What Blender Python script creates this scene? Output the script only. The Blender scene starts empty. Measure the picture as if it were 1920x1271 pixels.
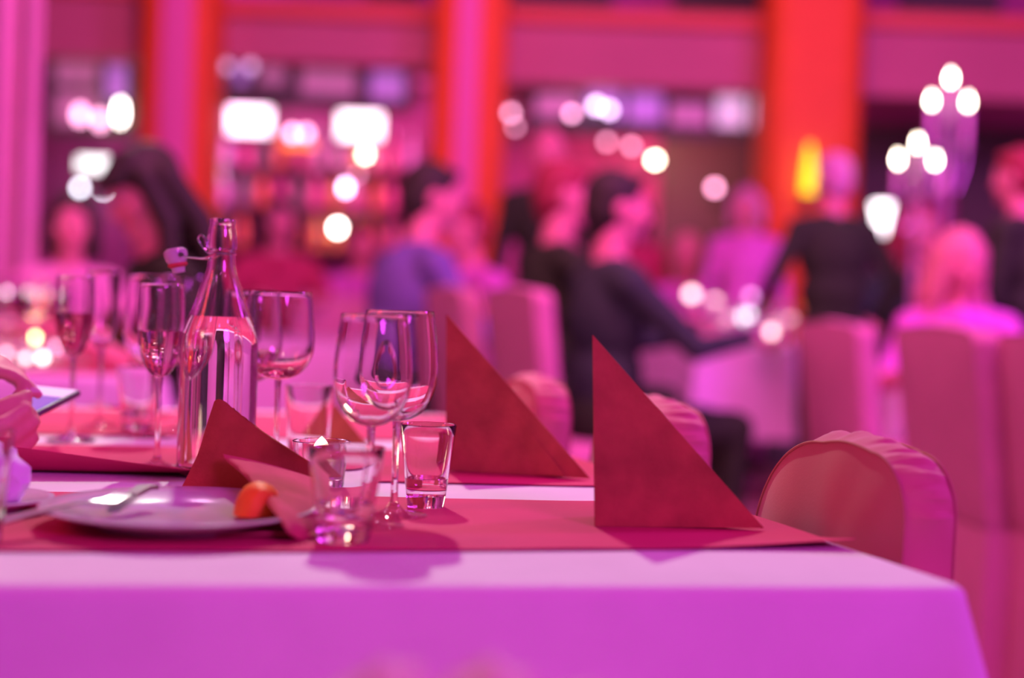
import bpy, bmesh, math, random
import numpy as np
from mathutils import Vector, Matrix, noise as mnoise

random.seed(7)
SC = bpy.context.scene
COL = SC.collection
V3 = Vector

# ------------------------------------------------------------------ camera
F = 1920 * 50 / 36.0
PITCH, ROLL, CZ, TZ = math.radians(1.32), math.radians(2.0), 0.958, 0.74
CR = Matrix.Rotation(math.pi / 2 - PITCH, 3, 'X') @ Matrix.Rotation(ROLL, 3, 'Z')
CP = V3((0, 0, CZ))
cam = bpy.data.cameras.new('camera'); camo = bpy.data.objects.new('camera', cam); COL.objects.link(camo)
camo.matrix_world = Matrix.Translation(CP) @ CR.to_4x4()
cam.lens = 50; cam.sensor_width = 36; cam.clip_start = 0.05
cam.dof.use_dof = True; cam.dof.focus_distance = 1.56; cam.dof.aperture_fstop = 1.55
SC.camera = camo

# ------------------------------------------------------------------ world, lights, exposure
w = bpy.data.worlds.new('room_glow'); SC.world = w; w.use_nodes = True
w.node_tree.nodes['Background'].inputs[0].default_value = (0.80, 0.10, 0.58, 1)
w.node_tree.nodes['Background'].inputs[1].default_value = 0.15

def light(name, kind, loc, target, energy, color, size=1.0, **kw):
    l = bpy.data.lights.new(name, kind); o = bpy.data.objects.new(name, l); COL.objects.link(o)
    l.energy = energy; l.color = color
    if kind == 'AREA': l.shape = 'DISK'; l.size = size
    else: l.shadow_soft_size = size
    for k, v in kw.items(): setattr(l, k, v)
    o.location = loc
    o.rotation_euler = (V3(target) - V3(loc)).to_track_quat('-Z', 'Y').to_euler()
    return o
# stage spot behind the tables, throws the shadows towards the camera
light('stage_spot', 'SPOT', (-0.75, 5.0, 4.15), (-0.15, 1.55, 0.74), 560, (0.92, 0.92, 0.82), 0.06, spot_size=math.radians(42), spot_blend=0.5)
light('left_table_fill', 'SPOT', (-2.2, 8.4, 4.2), (-1.55, 4.6, 0.74), 330, (0.95, 0.62, 0.74), 0.06, spot_size=math.radians(34), spot_blend=0.5)  # unseen spot added to brighten the cloth of the left table
# magenta wash from behind and right of the camera
light('magenta_wash', 'AREA', (2.6, -2.6, 2.9), (0.2, 2.0, 0.6), 150, (0.92, 0.065, 1.0), 1.6)
# red wash from the left
light('red_wash', 'AREA', (-3.6, 0.6, 3.0), (0.6, 3.0, 0.8), 45, (1.0, 0.08, 0.10), 1.4)
# wash over the back of the hall
light('hall_wash', 'AREA', (0.2, 3.0, 4.4), (0.4, 8.6, 1.6), 285, (1.0, 0.11, 0.52), 2.0)
light('hall_wash_violet', 'AREA', (3.6, 3.4, 3.6), (0.8, 6.4, 0.8), 165, (0.70, 0.06, 1.0), 1.2)
light('hall_spot_pink', 'SPOT', (1.0, 9.2, 4.4), (1.2, 5.6, 0.8), 95, (1.0, 0.36, 0.70), 0.06, spot_size=math.radians(46), spot_blend=0.7)

# unseen point lights added overhead for sparkles in the glass
for i, (x, y, z) in enumerate([(-2.2, 3.6, 3.4), (-1.2, 4.4, 3.5), (0.6, 4.2, 3.4), (1.7, 3.4, 3.3), (-1.6, -0.8, 2.9), (0.2, -1.6, 3.0), (1.6, -0.4, 2.9), (2.6, 1.6, 3.0), (-2.6, 1.4, 2.9)]):
    light('sparkle_light', 'POINT', (x, y, z), (x, y, 0), 12 if y > 3 else 7.0, (1.0, 0.5 if y > 3 else 0.2, 0.9), 0.09)
# unseen fill lights added under the balcony to brighten the back wall
light('wall_fill_left', 'AREA', (-2.1, 9.9, 2.5), (-2.1, 11.0, 1.6), 20, (1.0, 0.14, 0.66), 0.5)
light('wall_fill_middle', 'AREA', (-0.9, 9.9, 2.45), (-0.9, 11.0, 1.6), 18, (1.0, 0.14, 0.55), 0.5)
light('wall_fill_right', 'AREA', (1.1, 9.9, 2.2), (1.1, 11.0, 1.4), 22, (1.0, 0.10, 0.24), 0.5)

vs = SC.view_settings
vs.view_transform = 'Standard'; vs.look = 'None'; vs.gamma = 1; vs.use_curve_mapping = False; vs.exposure = -0.12
cy = SC.cycles
cy.use_denoising = True; cy.max_bounces = 14; cy.transmission_bounces = 14; cy.glossy_bounces = 5; cy.diffuse_bounces = 3
cy.transparent_max_bounces = 8
cy.sample_clamp_indirect = 14.0; cy.blur_glossy = 0.4

# ------------------------------------------------------------------ pixel helpers (photo frame 1920x1271 -> points at a real depth)
def ray(x, y): return CR @ V3(((x - 960) / F, -(y - 635.5) / F, -1))
def P(x, y, z=TZ):
    d = ray(x, y); return CP + d * ((z - CZ) / d.z)
def PD(x, y, Y):
    d = ray(x, y); return CP + d * (Y / d.y)

# ------------------------------------------------------------------ materials
MATS = {}
def mat(name, color, rough=0.5, metal=0.0, trans=0.0, ior=1.45, emit=0.0, ecol=None, spec=0.5, noise=0.0, nscale=8.0, bump=0.0, bscale=60.0, sheen=0.0, kind='noise'):
    if name in MATS: return MATS[name]
    m = bpy.data.materials.new(name); m.use_nodes = True; nt = m.node_tree
    b = nt.nodes['Principled BSDF']
    b.inputs['Base Color'].default_value = (*color, 1); b.inputs['Roughness'].default_value = rough
    b.inputs['Metallic'].default_value = metal; b.inputs['Transmission Weight'].default_value = trans
    b.inputs['IOR'].default_value = ior; b.inputs['Specular IOR Level'].default_value = spec
    b.inputs['Sheen Weight'].default_value = sheen
    if emit: b.inputs['Emission Color'].default_value = (*(ecol or color), 1); b.inputs['Emission Strength'].default_value = emit
    if noise or bump: tc = nt.nodes.new('ShaderNodeTexCoord')
    if noise:
        n = nt.nodes.new('ShaderNodeTexNoise'); n.inputs['Scale'].default_value = nscale; n.inputs['Detail'].default_value = 5
        nt.links.new(tc.outputs['Object'], n.inputs['Vector'])
        r = nt.nodes.new('ShaderNodeMapRange'); r.inputs[3].default_value = 1 - noise; r.inputs[4].default_value = 1 + noise
        r.inputs[1].default_value = .3; r.inputs[2].default_value = .7
        nt.links.new(n.outputs['Fac'], r.inputs[0])
        mx = nt.nodes.new('ShaderNodeVectorMath'); mx.operation = 'SCALE'; mx.inputs[0].default_value = color
        nt.links.new(r.outputs[0], mx.inputs['Scale']); nt.links.new(mx.outputs[0], b.inputs['Base Color'])
    if bump:
        if kind == 'weave':
            n2 = nt.nodes.new('ShaderNodeTexVoronoi'); n2.inputs['Scale'].default_value = bscale; out = n2.outputs['Distance']
        else:
            n2 = nt.nodes.new('ShaderNodeTexNoise'); n2.inputs['Scale'].default_value = bscale; n2.inputs['Detail'].default_value = 4; out = n2.outputs['Fac']
        nt.links.new(tc.outputs['Object'], n2.inputs['Vector'])
        bp = nt.nodes.new('ShaderNodeBump'); bp.inputs['Strength'].default_value = bump; bp.inputs['Distance'].default_value = .004
        nt.links.new(out, bp.inputs['Height']); nt.links.new(bp.outputs[0], b.inputs['Normal'])
    MATS[name] = m; return m

M_cloth = mat('white_linen', (.84, .80, .82), .85, noise=.03, nscale=14, bump=.12, bscale=300, spec=.2)
M_runner = mat('red_paper_runner', (.66, .055, .17), .8, noise=.06, nscale=6, bump=.15, bscale=160, spec=.2)
M_nap = mat('burgundy_napkin', (.40, .115, .062), .9, noise=.22, nscale=22, bump=.25, bscale=240, spec=.15)
M_glass = mat('clear_glass', (1, 1, 1), 0.0, trans=1, ior=1.48)
M_thin = mat('far_glass', (.97, .94, .97), 0.03, trans=1, ior=1.3)
M_water = mat('water', (1, .97, .99), 0.0, trans=1, ior=1.33)
M_rose = mat('sparkling_rose', (.82, .36, .42), 0.0, trans=1, ior=1.33)
M_wine = mat('pale_rose_wine', (.95, .70, .74), 0.0, trans=1, ior=1.33)
M_chair = mat('salmon_chair_cover', (.62, .21, .24), .8, noise=.04, nscale=9, bump=.05, bscale=420, spec=.2, sheen=.2)
M_seam = mat('chair_seam', (.50, .20, .17), .85)
M_bgchair = mat('rose_chair_cover', (.62, .36, .37), .8, noise=.05, nscale=6, bump=.1, bscale=150, spec=.2)
M_wood = mat('dark_wood', (.10, .05, .04), .5, noise=.3, nscale=5)
M_metal = mat('brushed_steel', (.62, .60, .64), .28, metal=1)
M_chrome = mat('chrome_wire', (.75, .72, .75), .15, metal=1)
M_silver = mat('candelabrum_silver', (.78, .62, .80), .3, metal=.7)
M_porc = mat('white_porcelain', (.62, .58, .62), .12, spec=.6)
M_rubber = mat('red_rubber', (.65, .10, .09), .6)
M_orange = mat('orange_peel', (.95, .24, .02), .5, noise=.1, nscale=30, bump=.3, bscale=400)
M_orangef = mat('orange_flesh', (.98, .36, .06), .35)
M_black = mat('dark_phone_case', (.10, .05, .11), .4)
M_screen = mat('phone_display', (.1, .05, .3), .15, emit=.55, ecol=(.45, .28, .95))
M_screenw = mat('phone_display_panel', (.8, .75, .85), .2, emit=.6, ecol=(.85, .72, .92))
M_wax = mat('candle_wax', (.88, .66, .78), .5)
M_flame = mat('candle_flame', (1, .85, .6), .5, emit=42, ecol=(1, .84, .66))
M_flamew = mat('tealight_flame', (1, .7, .3), .5, emit=38, ecol=(1, .66, .26))
M_flames = mat('votive_flame', (1, .8, .5), .5, emit=14, ecol=(1, .72, .50))
M_tin = mat('tealight_tin', (.8, .75, .75), .3, metal=1)
M_skin = mat('skin', (.72, .34, .30), .55, noise=.06, nscale=25, spec=.35)
M_lip = mat('lips', (.55, .14, .16), .5)
M_eye = mat('eye_dark', (.03, .02, .02), .25)
M_eyew = mat('eye_white', (.70, .50, .52), .3)
M_nail = mat('fingernail', (.80, .55, .60), .2)
M_suit = mat('charcoal_suit', (.030, .075, .022), .85, spec=.2, noise=.1)
M_navy = mat('navy_suit', (.040, .10, .055), .85, spec=.2, noise=.1)
M_lav = mat('lavender_shirt', (.16, .18, .34), .8)
M_pink = mat('pink_blouse', (.78, .42, .56), .8)
M_mag = mat('magenta_blouse', (.70, .22, .62), .8)
M_redtop = mat('red_top', (.50, .07, .12), .8)
M_white = mat('white_shirt', (.80, .76, .82), .8)
M_hairD = mat('dark_hair', (.034, .06, .022), .6, spec=.3)
M_hairB = mat('blond_hair', (.72, .40, .30), .6, spec=.3)
M_hairR = mat('auburn_hair', (.30, .06, .06), .6, spec=.3)
M_hairG = mat('grey_hair', (.55, .36, .42), .6, spec=.3)
M_shoe = mat('black_shoe', (.02, .02, .02), .4)
M_column = mat('column_red_light', (.82, .21, .018), .6, noise=.04)  # red uplight on the columns put into their base colour
M_colpink = mat('column_pink_light', (.80, .30, .42), .6)  # pink light down the column centres, painted as a colour
M_fascia = mat('rose_fascia', (.50, .28, .22), .7, noise=.05, nscale=2)
M_lip2 = mat('fascia_lip', (.72, .24, .10), .6)
M_wall = mat('plum_wall', (.44, .15, .30), .8, noise=.25, nscale=1.2)
M_dark = mat('dark_panel', (.09, .15, .08), .7)
M_floor = mat('hall_floor', (.40, .28, .30), .45, noise=.15, nscale=2)
M_curtain = mat('pink_drape', (.60, .36, .44), .8, noise=.04)
M_tv = mat('lit_television', (1, 1, 1), .4, emit=3.2, ecol=(.93, 1, .97))
M_pane = mat('lit_window_pane', (.5, .45, .6), .3, emit=.95, ecol=(.72, .46, .72))
M_panev = mat('violet_window_pane', (.3, .15, .4), .3, emit=.75, ecol=(.50, .16, .66))
M_paned = mat('dim_window_pane', (.3, .15, .25), .3, emit=.50, ecol=(.70, .18, .42))

# ------------------------------------------------------------------ geometry helpers
def link(o): COL.objects.link(o); return o
def mk(name, vf, m=None, parent=None, smooth=True, loc=None, mats=None, mi=None):
    me = bpy.data.meshes.new(name); me.from_pydata([tuple(v) for v in vf[0]], [], vf[1])
    bm = bmesh.new(); bm.from_mesh(me); bmesh.ops.recalc_face_normals(bm, faces=bm.faces); bm.to_mesh(me); bm.free()
    if mats:
        for q in mats: me.materials.append(q)
        me.polygons.foreach_set('material_index', mi)
    elif m: me.materials.append(m)
    if smooth:
        me.polygons.foreach_set('use_smooth', [True] * len(me.polygons))
        me.set_sharp_from_angle(angle=math.radians(42))
    o = link(bpy.data.objects.new(name, me))
    if parent: o.parent = parent
    if loc is not None: o.location = loc
    return o
def tag(o, label, cat, group=None, kind=None):
    o['label'] = label; o['category'] = cat
    if group: o['group'] = group
    if kind: o['kind'] = kind
    return o
def struct(o, label=None):
    o['kind'] = 'structure'
    if label: o['label'] = label
    return o
def thing(name, label, cat, loc=(0, 0, 0), rz=0, group=None):
    o = link(bpy.data.objects.new(name, None)); o.location = loc; o.rotation_euler = (0, 0, rz); o.empty_display_size = .05
    return tag(o, label, cat, group)
def copy_tree(o, parent=None):
    c = o.copy(); COL.objects.link(c); c.parent = parent
    for ch in list(o.children): copy_tree(ch, c)
    return c
def join(*vfs):
    vs_, fs = [], []
    for v, f in vfs:
        k = len(vs_); vs_ += [V3(p) for p in v]; fs += [tuple(i + k for i in q) for q in f]
    return vs_, fs
def xf(vf, M): return [M @ V3(v) for v in vf[0]], vf[1]
def T(x, y, z): return Matrix.Translation((x, y, z))
def lathe(pr, n=40, closed=True):
    vs_, fs, rings = [], [], []
    for r, z in pr:
        if r < 1e-7: rings.append([len(vs_)]); vs_.append(V3((0, 0, z)))
        else:
            rings.append(list(range(len(vs_), len(vs_) + n)))
            vs_ += [V3((r * math.cos(2 * math.pi * i / n), r * math.sin(2 * math.pi * i / n), z)) for i in range(n)]
    seq = list(zip(rings, rings[1:]))
    for a, b in seq:
        if len(a) == 1 and len(b) == 1: continue
        for i in range(n):
            j = (i + 1) % n
            if len(a) == 1: fs.append((a[0], b[i], b[j]))
            elif len(b) == 1: fs.append((a[i], a[j], b[0]))
            else: fs.append((a[i], a[j], b[j], b[i]))
    return vs_, fs
def box(c, s, bev=0.0, seg=2):
    bm = bmesh.new(); bmesh.ops.create_cube(bm, size=1)
    bmesh.ops.scale(bm, vec=s, verts=bm.verts); bmesh.ops.translate(bm, vec=c, verts=bm.verts)
    if bev: bmesh.ops.bevel(bm, geom=list(bm.edges), offset=bev, segments=seg, affect='EDGES', profile=.5)
    bm.verts.index_update(); r = [v.co.copy() for v in bm.verts], [tuple(v.index for v in f.verts) for f in bm.faces]; bm.free(); return r
def tube(pts, rad, n=10, cap=True):
    pts = [V3(p) for p in pts]
    if not isinstance(rad, (list, tuple)): rad = [rad] * len(pts)
    t0 = (pts[1] - pts[0]).normalized(); u = t0.orthogonal().normalized(); vs_, fs = [], []
    for i, p in enumerate(pts):
        a = pts[max(i - 1, 0)]; b = pts[min(i + 1, len(pts) - 1)]; t = (b - a).normalized()
        u = (u - t * u.dot(t)).normalized(); w_ = t.cross(u)
        vs_ += [p + (u * math.cos(2 * math.pi * k / n) + w_ * math.sin(2 * math.pi * k / n)) * rad[i] for k in range(n)]
    for i in range(len(pts) - 1):
        for k in range(n):
            j = (k + 1) % n; fs.append((i * n + k, i * n + j, (i + 1) * n + j, (i + 1) * n + k))
    if cap: fs += [tuple(range(n)), tuple((len(pts) - 1) * n + k for k in range(n))]
    return vs_, fs
def spline(cp, n):
    cp = [V3(p) for p in cp]; out = []
    for i in range(len(cp) - 1):
        p0 = cp[max(i - 1, 0)]; p1 = cp[i]; p2 = cp[i + 1]; p3 = cp[min(i + 2, len(cp) - 1)]
        for k in range(n):
            t = k / n
            out.append(.5 * ((2 * p1) + (p2 - p0) * t + (2 * p0 - 5 * p1 + 4 * p2 - p3) * t * t + (3 * p1 - p0 - 3 * p2 + p3) * t ** 3))
    return out + [cp[-1]]
def sheet(rows, th=.002):
    """rows: grid of points; returns a thin closed solid"""
    R_, C_ = len(rows), len(rows[0]); g = [[V3(p) for p in r] for r in rows]; top, bot = [], []
    for i in range(R_):
        for j in range(C_):
            du = g[min(i + 1, R_ - 1)][j] - g[max(i - 1, 0)][j]; dv = g[i][min(j + 1, C_ - 1)] - g[i][max(j - 1, 0)]
            nn = du.cross(dv); nn = nn.normalized() if nn.length > 1e-12 else V3((0, 0, 1))
            top.append(g[i][j] + nn * th / 2); bot.append(g[i][j] - nn * th / 2)
    N = R_ * C_; fs = []
    for i in range(R_ - 1):
        for j in range(C_ - 1):
            a, b, c, d = i * C_ + j, i * C_ + j + 1, (i + 1) * C_ + j + 1, (i + 1) * C_ + j
            fs += [(a, b, c, d), (N + d, N + c, N + b, N + a)]
    rim = [j for j in range(C_)] + [i * C_ + C_ - 1 for i in range(1, R_)] + [(R_ - 1) * C_ + j for j in range(C_ - 2, -1, -1)] + [i * C_ for i in range(R_ - 2, 0, -1)]
    for a, b in zip(rim, rim[1:] + rim[:1]): fs.append((a, N + a, N + b, b))
    return top + bot, fs
def smooth_grid(ctrl, n):
    rows = [spline(r, n) for r in ctrl]; cols = [spline([r[j] for r in rows], n) for j in range(len(rows[0]))]
    return [[c[i] for c in cols] for i in range(len(cols[0]))]
def ball(c, r, n=12, sx=1, sy=1, sz=1):
    v, f = lathe([(0, -1)] + [(math.sin(math.pi * i / n), -math.cos(math.pi * i / n)) for i in range(1, n)] + [(0, 1)], n + 4)
    return [V3((p.x * r * sx, p.y * r * sy, p.z * r * sz)) + V3(c) for p in v], f

# ------------------------------------------------------------------ table frame (right front corner, across, along)
U = V3((math.cos(math.radians(9.5)), math.sin(math.radians(9.5)), 0))
Vd = V3((-math.sin(math.radians(17.5)), math.cos(math.radians(17.5)), 0))
O = P(1745, 1082)
def TW(a, b, z=TZ): return V3((O.x, O.y, 0)) + U * a + Vd * b + V3((0, 0, z))

# ------------------------------------------------------------------ setting
struct(mk('floor', box((0.5, 5.0, -.05), (14, 19, .1)), M_floor, smooth=False))
struct(mk('wall_back', box((0.5, 11.0, 2.2), (14, .2, 4.4)), M_wall, smooth=False))
struct(mk('wall_left', box((-6.4, 5.0, 2.2), (.2, 19, 4.4)), M_wall, smooth=False))
struct(mk('wall_right', box((7.4, 5.0, 2.2), (.2, 19, 4.4)), M_wall, smooth=False))
# ---- balcony front, soffit, columns, bar bays
def zat(px, py, d): return PD(px, py, d).z
def fascia(n, x0, x1, yt, yb, lab):
    d = 9.4; xm = (x0 + x1) / 2
    a, b = PD(x0, 300, d).x, PD(x1, 300, d).x; zt, zb = zat(xm, yt, d), zat(xm, yb, d)
    o = struct(mk('trim_%d' % n, box(((a + b) / 2, d + .1, (zt + zb) / 2), (b - a, .2, zt - zb), .01), M_fascia, smooth=False), lab)
    mk('lip', box(((a + b) / 2, d - .03, zt - .05), (b - a, .10, .10), .02), M_lip2, o)
    mk('soffit', box(((a + b) / 2, d + .8, zb + .02), (b - a, 1.2, .04)), M_wall, o, smooth=False)
    return zb
SOF = [fascia(1, -420, 262, -45, 100, 'rose coloured balcony front left of the leftmost red-lit column'),
       fascia(2, 380, 812, 8, 118, 'rose coloured balcony front above the two white televisions'),
       fascia(3, 930, 1446, 22, 163, 'rose coloured balcony front above the row of lit windows'),
       fascia(4, 1600, 2250, 34, 190, 'rose coloured balcony front behind the candelabra')]
for n, (x0, x1, y0, y1) in enumerate([(955, 1150, -120, 12), (1265, 1440, -120, 20), (1690, 1880, -120, 22), (690, 780, -120, -4)]):
    a, b = PD(x0, 0, 10.8), PD(x1, 0, 10.8); xm = (x0 + x1) / 2; zt, zb = zat(xm, y0, 10.8), zat(xm, y1 + 12, 10.8)
    o = struct(mk('window_%d' % (n + 5), box(((a.x + b.x) / 2, 10.87, (zt + zb) / 2), (b.x - a.x, .06, zt - zb)), M_dark, smooth=False), 'dark upper gallery opening')
    mk('frame', box(((a.x + b.x) / 2, 10.82, zb), (b.x - a.x + .08, .08, .05), .01), M_redtop, o)

def column(x0, x1, label, glow, d=9.0):
    a, b = PD(x0, 300, d).x, PD(x1, 300, d).x; wd = b - a
    t = thing('column', label, 'column', ((a + b) / 2, d + wd / 2, 0), 0, 'columns painted as red-lit')
    n, h, pr = 28, 4.3, wd / 2
    pts = []
    for i in range(n):                                    # square with well rounded arrises
        th = 2 * math.pi * i / n; c, s = math.cos(th), math.sin(th); e = 7.0
        r = pr / ((abs(c) ** e + abs(s) ** e) ** (1 / e)); pts.append((r * c, r * s))
    vs_ = [V3((x, y, z)) for z in (.2, h) for x, y in pts]
    fs = [(i, (i + 1) % n, n + (i + 1) % n, n + i) for i in range(n)] + [tuple(range(n)), tuple(range(n, 2 * n))]
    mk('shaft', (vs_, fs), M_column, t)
    mk('base', join(box((0, 0, .1), (wd + .16, wd + .16, .2), .02), box((0, 0, .24), (wd + .06, wd + .06, .08), .02)), M_dark, t)
    if glow:
        p = mk('painted_glow_panel', box((glow[0] * wd, -pr - .012, 2.3), (glow[1] * wd, .03, 3.9), .008), M_colpink, t)  # thin panel that paints the pink-lit middle of the shaft
        for s in (-1, 1): mk('painted_glow_edge', tube([(glow[0] * wd + s * glow[1] * wd / 2, -pr - .02, .4), (glow[0] * wd + s * glow[1] * wd / 2, -pr - .02, 4.2)], .012, 6), M_colpink, p)
    return t
column(252, 392, 'leftmost column painted as red-lit with a wide painted pink glow, behind the dark-haired woman', (.03, .38))
column(803, 943, 'middle column painted as red-lit with a narrow painted pink glow, behind the man in lavender', (-.02, .26))
colR = column(1436, 1618, 'widest column painted as red-lit carrying the yellow wall lamp', None)

def rect_on(px0, py0, px1, py1, d):
    a, b = PD(px0, py1, d), PD(px1, py0, d); xm = (px0 + px1) / 2
    return V3(((a.x + b.x) / 2, d, (zat(xm, py0, d) + zat(xm, py1, d)) / 2)), b.x - a.x, zat(xm, py0, d) - zat(xm, py1, d)
# lit window rows under the balcony, with their panes
def window_row(n, panes, d, label):
    xs0 = min(p[0] for p in panes); xs1 = max(p[2] for p in panes); y0 = min(p[1] for p in panes); y1 = max(p[3] for p in panes)
    c, w_, h_ = rect_on(xs0, y0, xs1, y1, d)
    o = struct(mk('window_%d' % n, box((c.x, d + .04, c.z), (w_ + .1, .05, h_ + .1), .01), M_dark, smooth=False), label)
    for p in panes:
        c, w_, h_ = rect_on(*p[:4], d); q = mk('pane', box((c.x, d, c.z), (w_ - .03, .04, h_ - .03), .004), p[4], o, smooth=False)
    return o
window_row(1, [(1338, 176, 1400, 242, M_pane), (1404, 178, 1440, 244, M_pane), (1252, 190, 1332, 240, M_paned), (1096, 160, 1170, 228, M_panev), (1174, 162, 1246, 232, M_panev), (1000, 172, 1090, 222, M_paned)], 9.66, 'row of lit windows under the balcony in the middle bay')
window_row(2, [(196, 108, 242, 190, M_panev), (100, 112, 186, 160, M_paned), (100, 170, 186, 240, M_paned)], 9.66, 'dim violet windows left of the leftmost column')
window_row(3, [(412, 120, 470, 160, M_panev), (476, 122, 540, 160, M_paned), (560, 126, 670, 182, M_paned), (690, 130, 762, 190, M_panev)], 9.66, 'dim violet windows above the televisions')

# dark door recesses in the right bay
for n, (x0, y0, x1, y1) in enumerate([(1630, 200, 1660, 560), (1820, 200, 1960, 640), (1300, 255, 1372, 420)]):
    c, w_, h_ = rect_on(x0, y0, x1, y1, 10.84)
    zt = c.z + h_ / 2
    o = struct(mk('door_%d' % (n + 1), box((c.x, 10.86, zt / 2), (max(w_, .8), .08, zt), .01), M_dark, smooth=False), 'dark doorway under the balcony')
    mk('door_handle', tube([(c.x + .3, 10.79, 1.0), (c.x + .3, 10.79, 1.14)], .012, 8), M_metal, o)

# televisions
def tv(x0, y0, x1, y1, d, label):
    c, w_, h_ = rect_on(x0, y0, x1, y1, d)
    t = thing('television', label, 'television', (c.x, d, c.z - h_ / 2), 0, 'lit televisions over the bar')
    mk('frame', box((0, .035, h_ / 2), (w_ + .05, .05, h_ + .05), .01), M_dark, t)
    mk('display', box((0, .006, h_ / 2), (w_, .012, h_), .002), M_tv, t, smooth=False)
    mk('wall_bracket', tube([(0, .05, h_ / 2), (0, 10.92 - d, h_ / 2)], .025, 8), M_dark, t)
tv(428, 200, 508, 250, 10.5, 'bright white television just right of the leftmost column')
tv(634, 212, 716, 260, 10.5, 'bright white television left of the middle column')
tv(146, 297, 240, 320, 10.5, 'wide low bright screen left of the dark-haired woman')

# round wall lamps: globe on an arm and a plate
def lampmat(col, e): return mat('lamp_%.2f_%.2f_%.2f_%g' % (*col, e), col, .5, emit=e, ecol=col)
def wall_lamp(px, py, r, col, e, label, sz=1.0):
    near = (95 < px < 245 and 100 < py < 250) or (405 < px < 545 and py < 165) or (995 < px < 1445 and 150 < py < 250)
    d, wy = (9.45, 9.60) if near else (10.6, 10.90)
    c = PD(px, py, d)
    t = thing('wall_lamp', label, 'lamp', (c.x, d, c.z - r * sz), 0, 'small lamps on the back wall')
    mk('globe', ball((0, 0, r * sz), r, 10, 1, 1, sz), lampmat(col, e), t)
    mk('arm', tube(spline([(0, 0, 0.004), (0, .04, -.03), (0, (wy - d) * .6, -.03), (0, wy - d, .0)], 4), .008, 6), M_dark, t)
    mk('plate', box((0, wy - d, 0), (.07, .02, .10), .006), M_dark, t)
WARM, CREAM, PINK, LAVL, BLUE = (1, .86, .80), (1, .86, .62), (1, .42, .70), (.90, .62, 1), (.86, .88, 1)
for px, py, r, c, e, lab, sz in [
        (492, 178, .024, WARM, 26, 'round warm white lamp above the left television', 1), (512, 180, .020, WARM, 26, 'smaller warm white lamp touching the one above the left television', 1),
        (685, 290, .024, CREAM, 26, 'round cream lamp under the right television', 1), (1228, 300, .026, CREAM, 30, 'bright cream lamp between the middle and right columns', 1),
        (958, 212, .024, PINK, 9, 'dim pink lamp just right of the middle column', 1), (966, 238, .022, PINK, 5, 'faint pink lamp below the one right of the middle column', 1),
        (1072, 213, .022, PINK, 10, 'dim pink lamp in front of the window row', 1), (1118, 198, .030, LAVL, 10, 'lavender lamp in front of the violet window', 1), (1142, 206, .028, LAVL, 9, 'second lavender lamp right beside the first one', 1),
        (1138, 266, .024, PINK, 6, 'faint pink lamp under the violet window', 1), (1184, 274, .024, PINK, 7, 'faint rose lamp beside the bright cream lamp', 1),
        (226, 211, .022, WARM, 22, 'tall white tube lamp left of the leftmost column', 3.4), (150, 352, .022, BLUE, 15, 'bluish lamp under the low screen, left one', 1.2), (194, 352, .024, BLUE, 20, 'bluish white lamp under the low screen, right one', 1.4),
        (402, 314, .024, BLUE, 26, 'bluish white lamp right of the dark-haired woman', 1.6), (648, 352, .024, LAVL, 18, 'lavender lamp below the right television', 1.5), (633, 427, .028, WARM, 34, 'bright white lamp above the far tablecloth', 1.2),
        (255, 382, .016, LAVL, 16, 'tiny violet lamp beside the woman\'s forehead', 1.2), (670, 326, .022, PINK, 6, 'faint pink lamp under the cream lamp', 1), (548, 250, .030, PINK, 11, 'dim rose lamp between the televisions, left one', 1.2), (574, 250, .030, PINK, 9, 'dim rose lamp between the televisions, right one', 1.2),
        (150, 215, .034, PINK, 7, 'faint rose lamp beside the tall tube lamp', 1.6), (188, 225, .03, PINK, 7, 'pale rose lamp touching the tall tube lamp', 1.8),
        (1340, 352, .03, PINK, 9, 'pale pink lamp in front of the dark doorway', 1), (988, 366, .022, (1, .12, .08), 9, 'small red lamp over the two men in suits', 1), (425, 125, .03, LAVL, 1.4, 'faint violet lamp below the balcony', 1), (470, 125, .03, LAVL, 1.4, 'faint violet lamp right of the other one below the balcony', 1)]:
    wall_lamp(px, py, r, c, e, lab, sz)
# orange strip light on the bar shelf
c, w_, h_ = rect_on(530, 262, 590, 278, 10.5)
t = thing('bar_light', 'orange strip light on the bar wall between the televisions', 'lamp', (c.x, 10.5, c.z)); mk('strip', box((0, 0, 0), (w_, .03, .05), .01), lampmat((1, .30, .02), 1.6), t)
for s in (-1, 1): mk('bracket', box((s * w_ * .4, .2, 0), (.02, .4, .02)), M_dark, t)

# yellow lamp on the wide column
c = PD(1514, 372, 8.92); zt = zat(1514, 272, 8.92)
t = thing('column_lamp', 'tall yellow teardrop lamp on the widest red-lit column', 'lamp', (c.x, c.y - .02, c.z)); hh = zt - c.z
mk('glass_shade', lathe([(0, 0), (.030, .012), (.042, .05), (.040, .12), (.028, hh * .7), (.012, hh), (0, hh + .01)], 16), lampmat((1, .72, .015), 2.1), t)
mk('cup', lathe([(0, -.05), (.03, -.045), (.045, .02), (.042, .025), (0, .02)], 16), M_dark, t); mk('bracket', box((0, .05, -.01), (.04, .10, .05), .006), M_dark, t)

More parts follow.
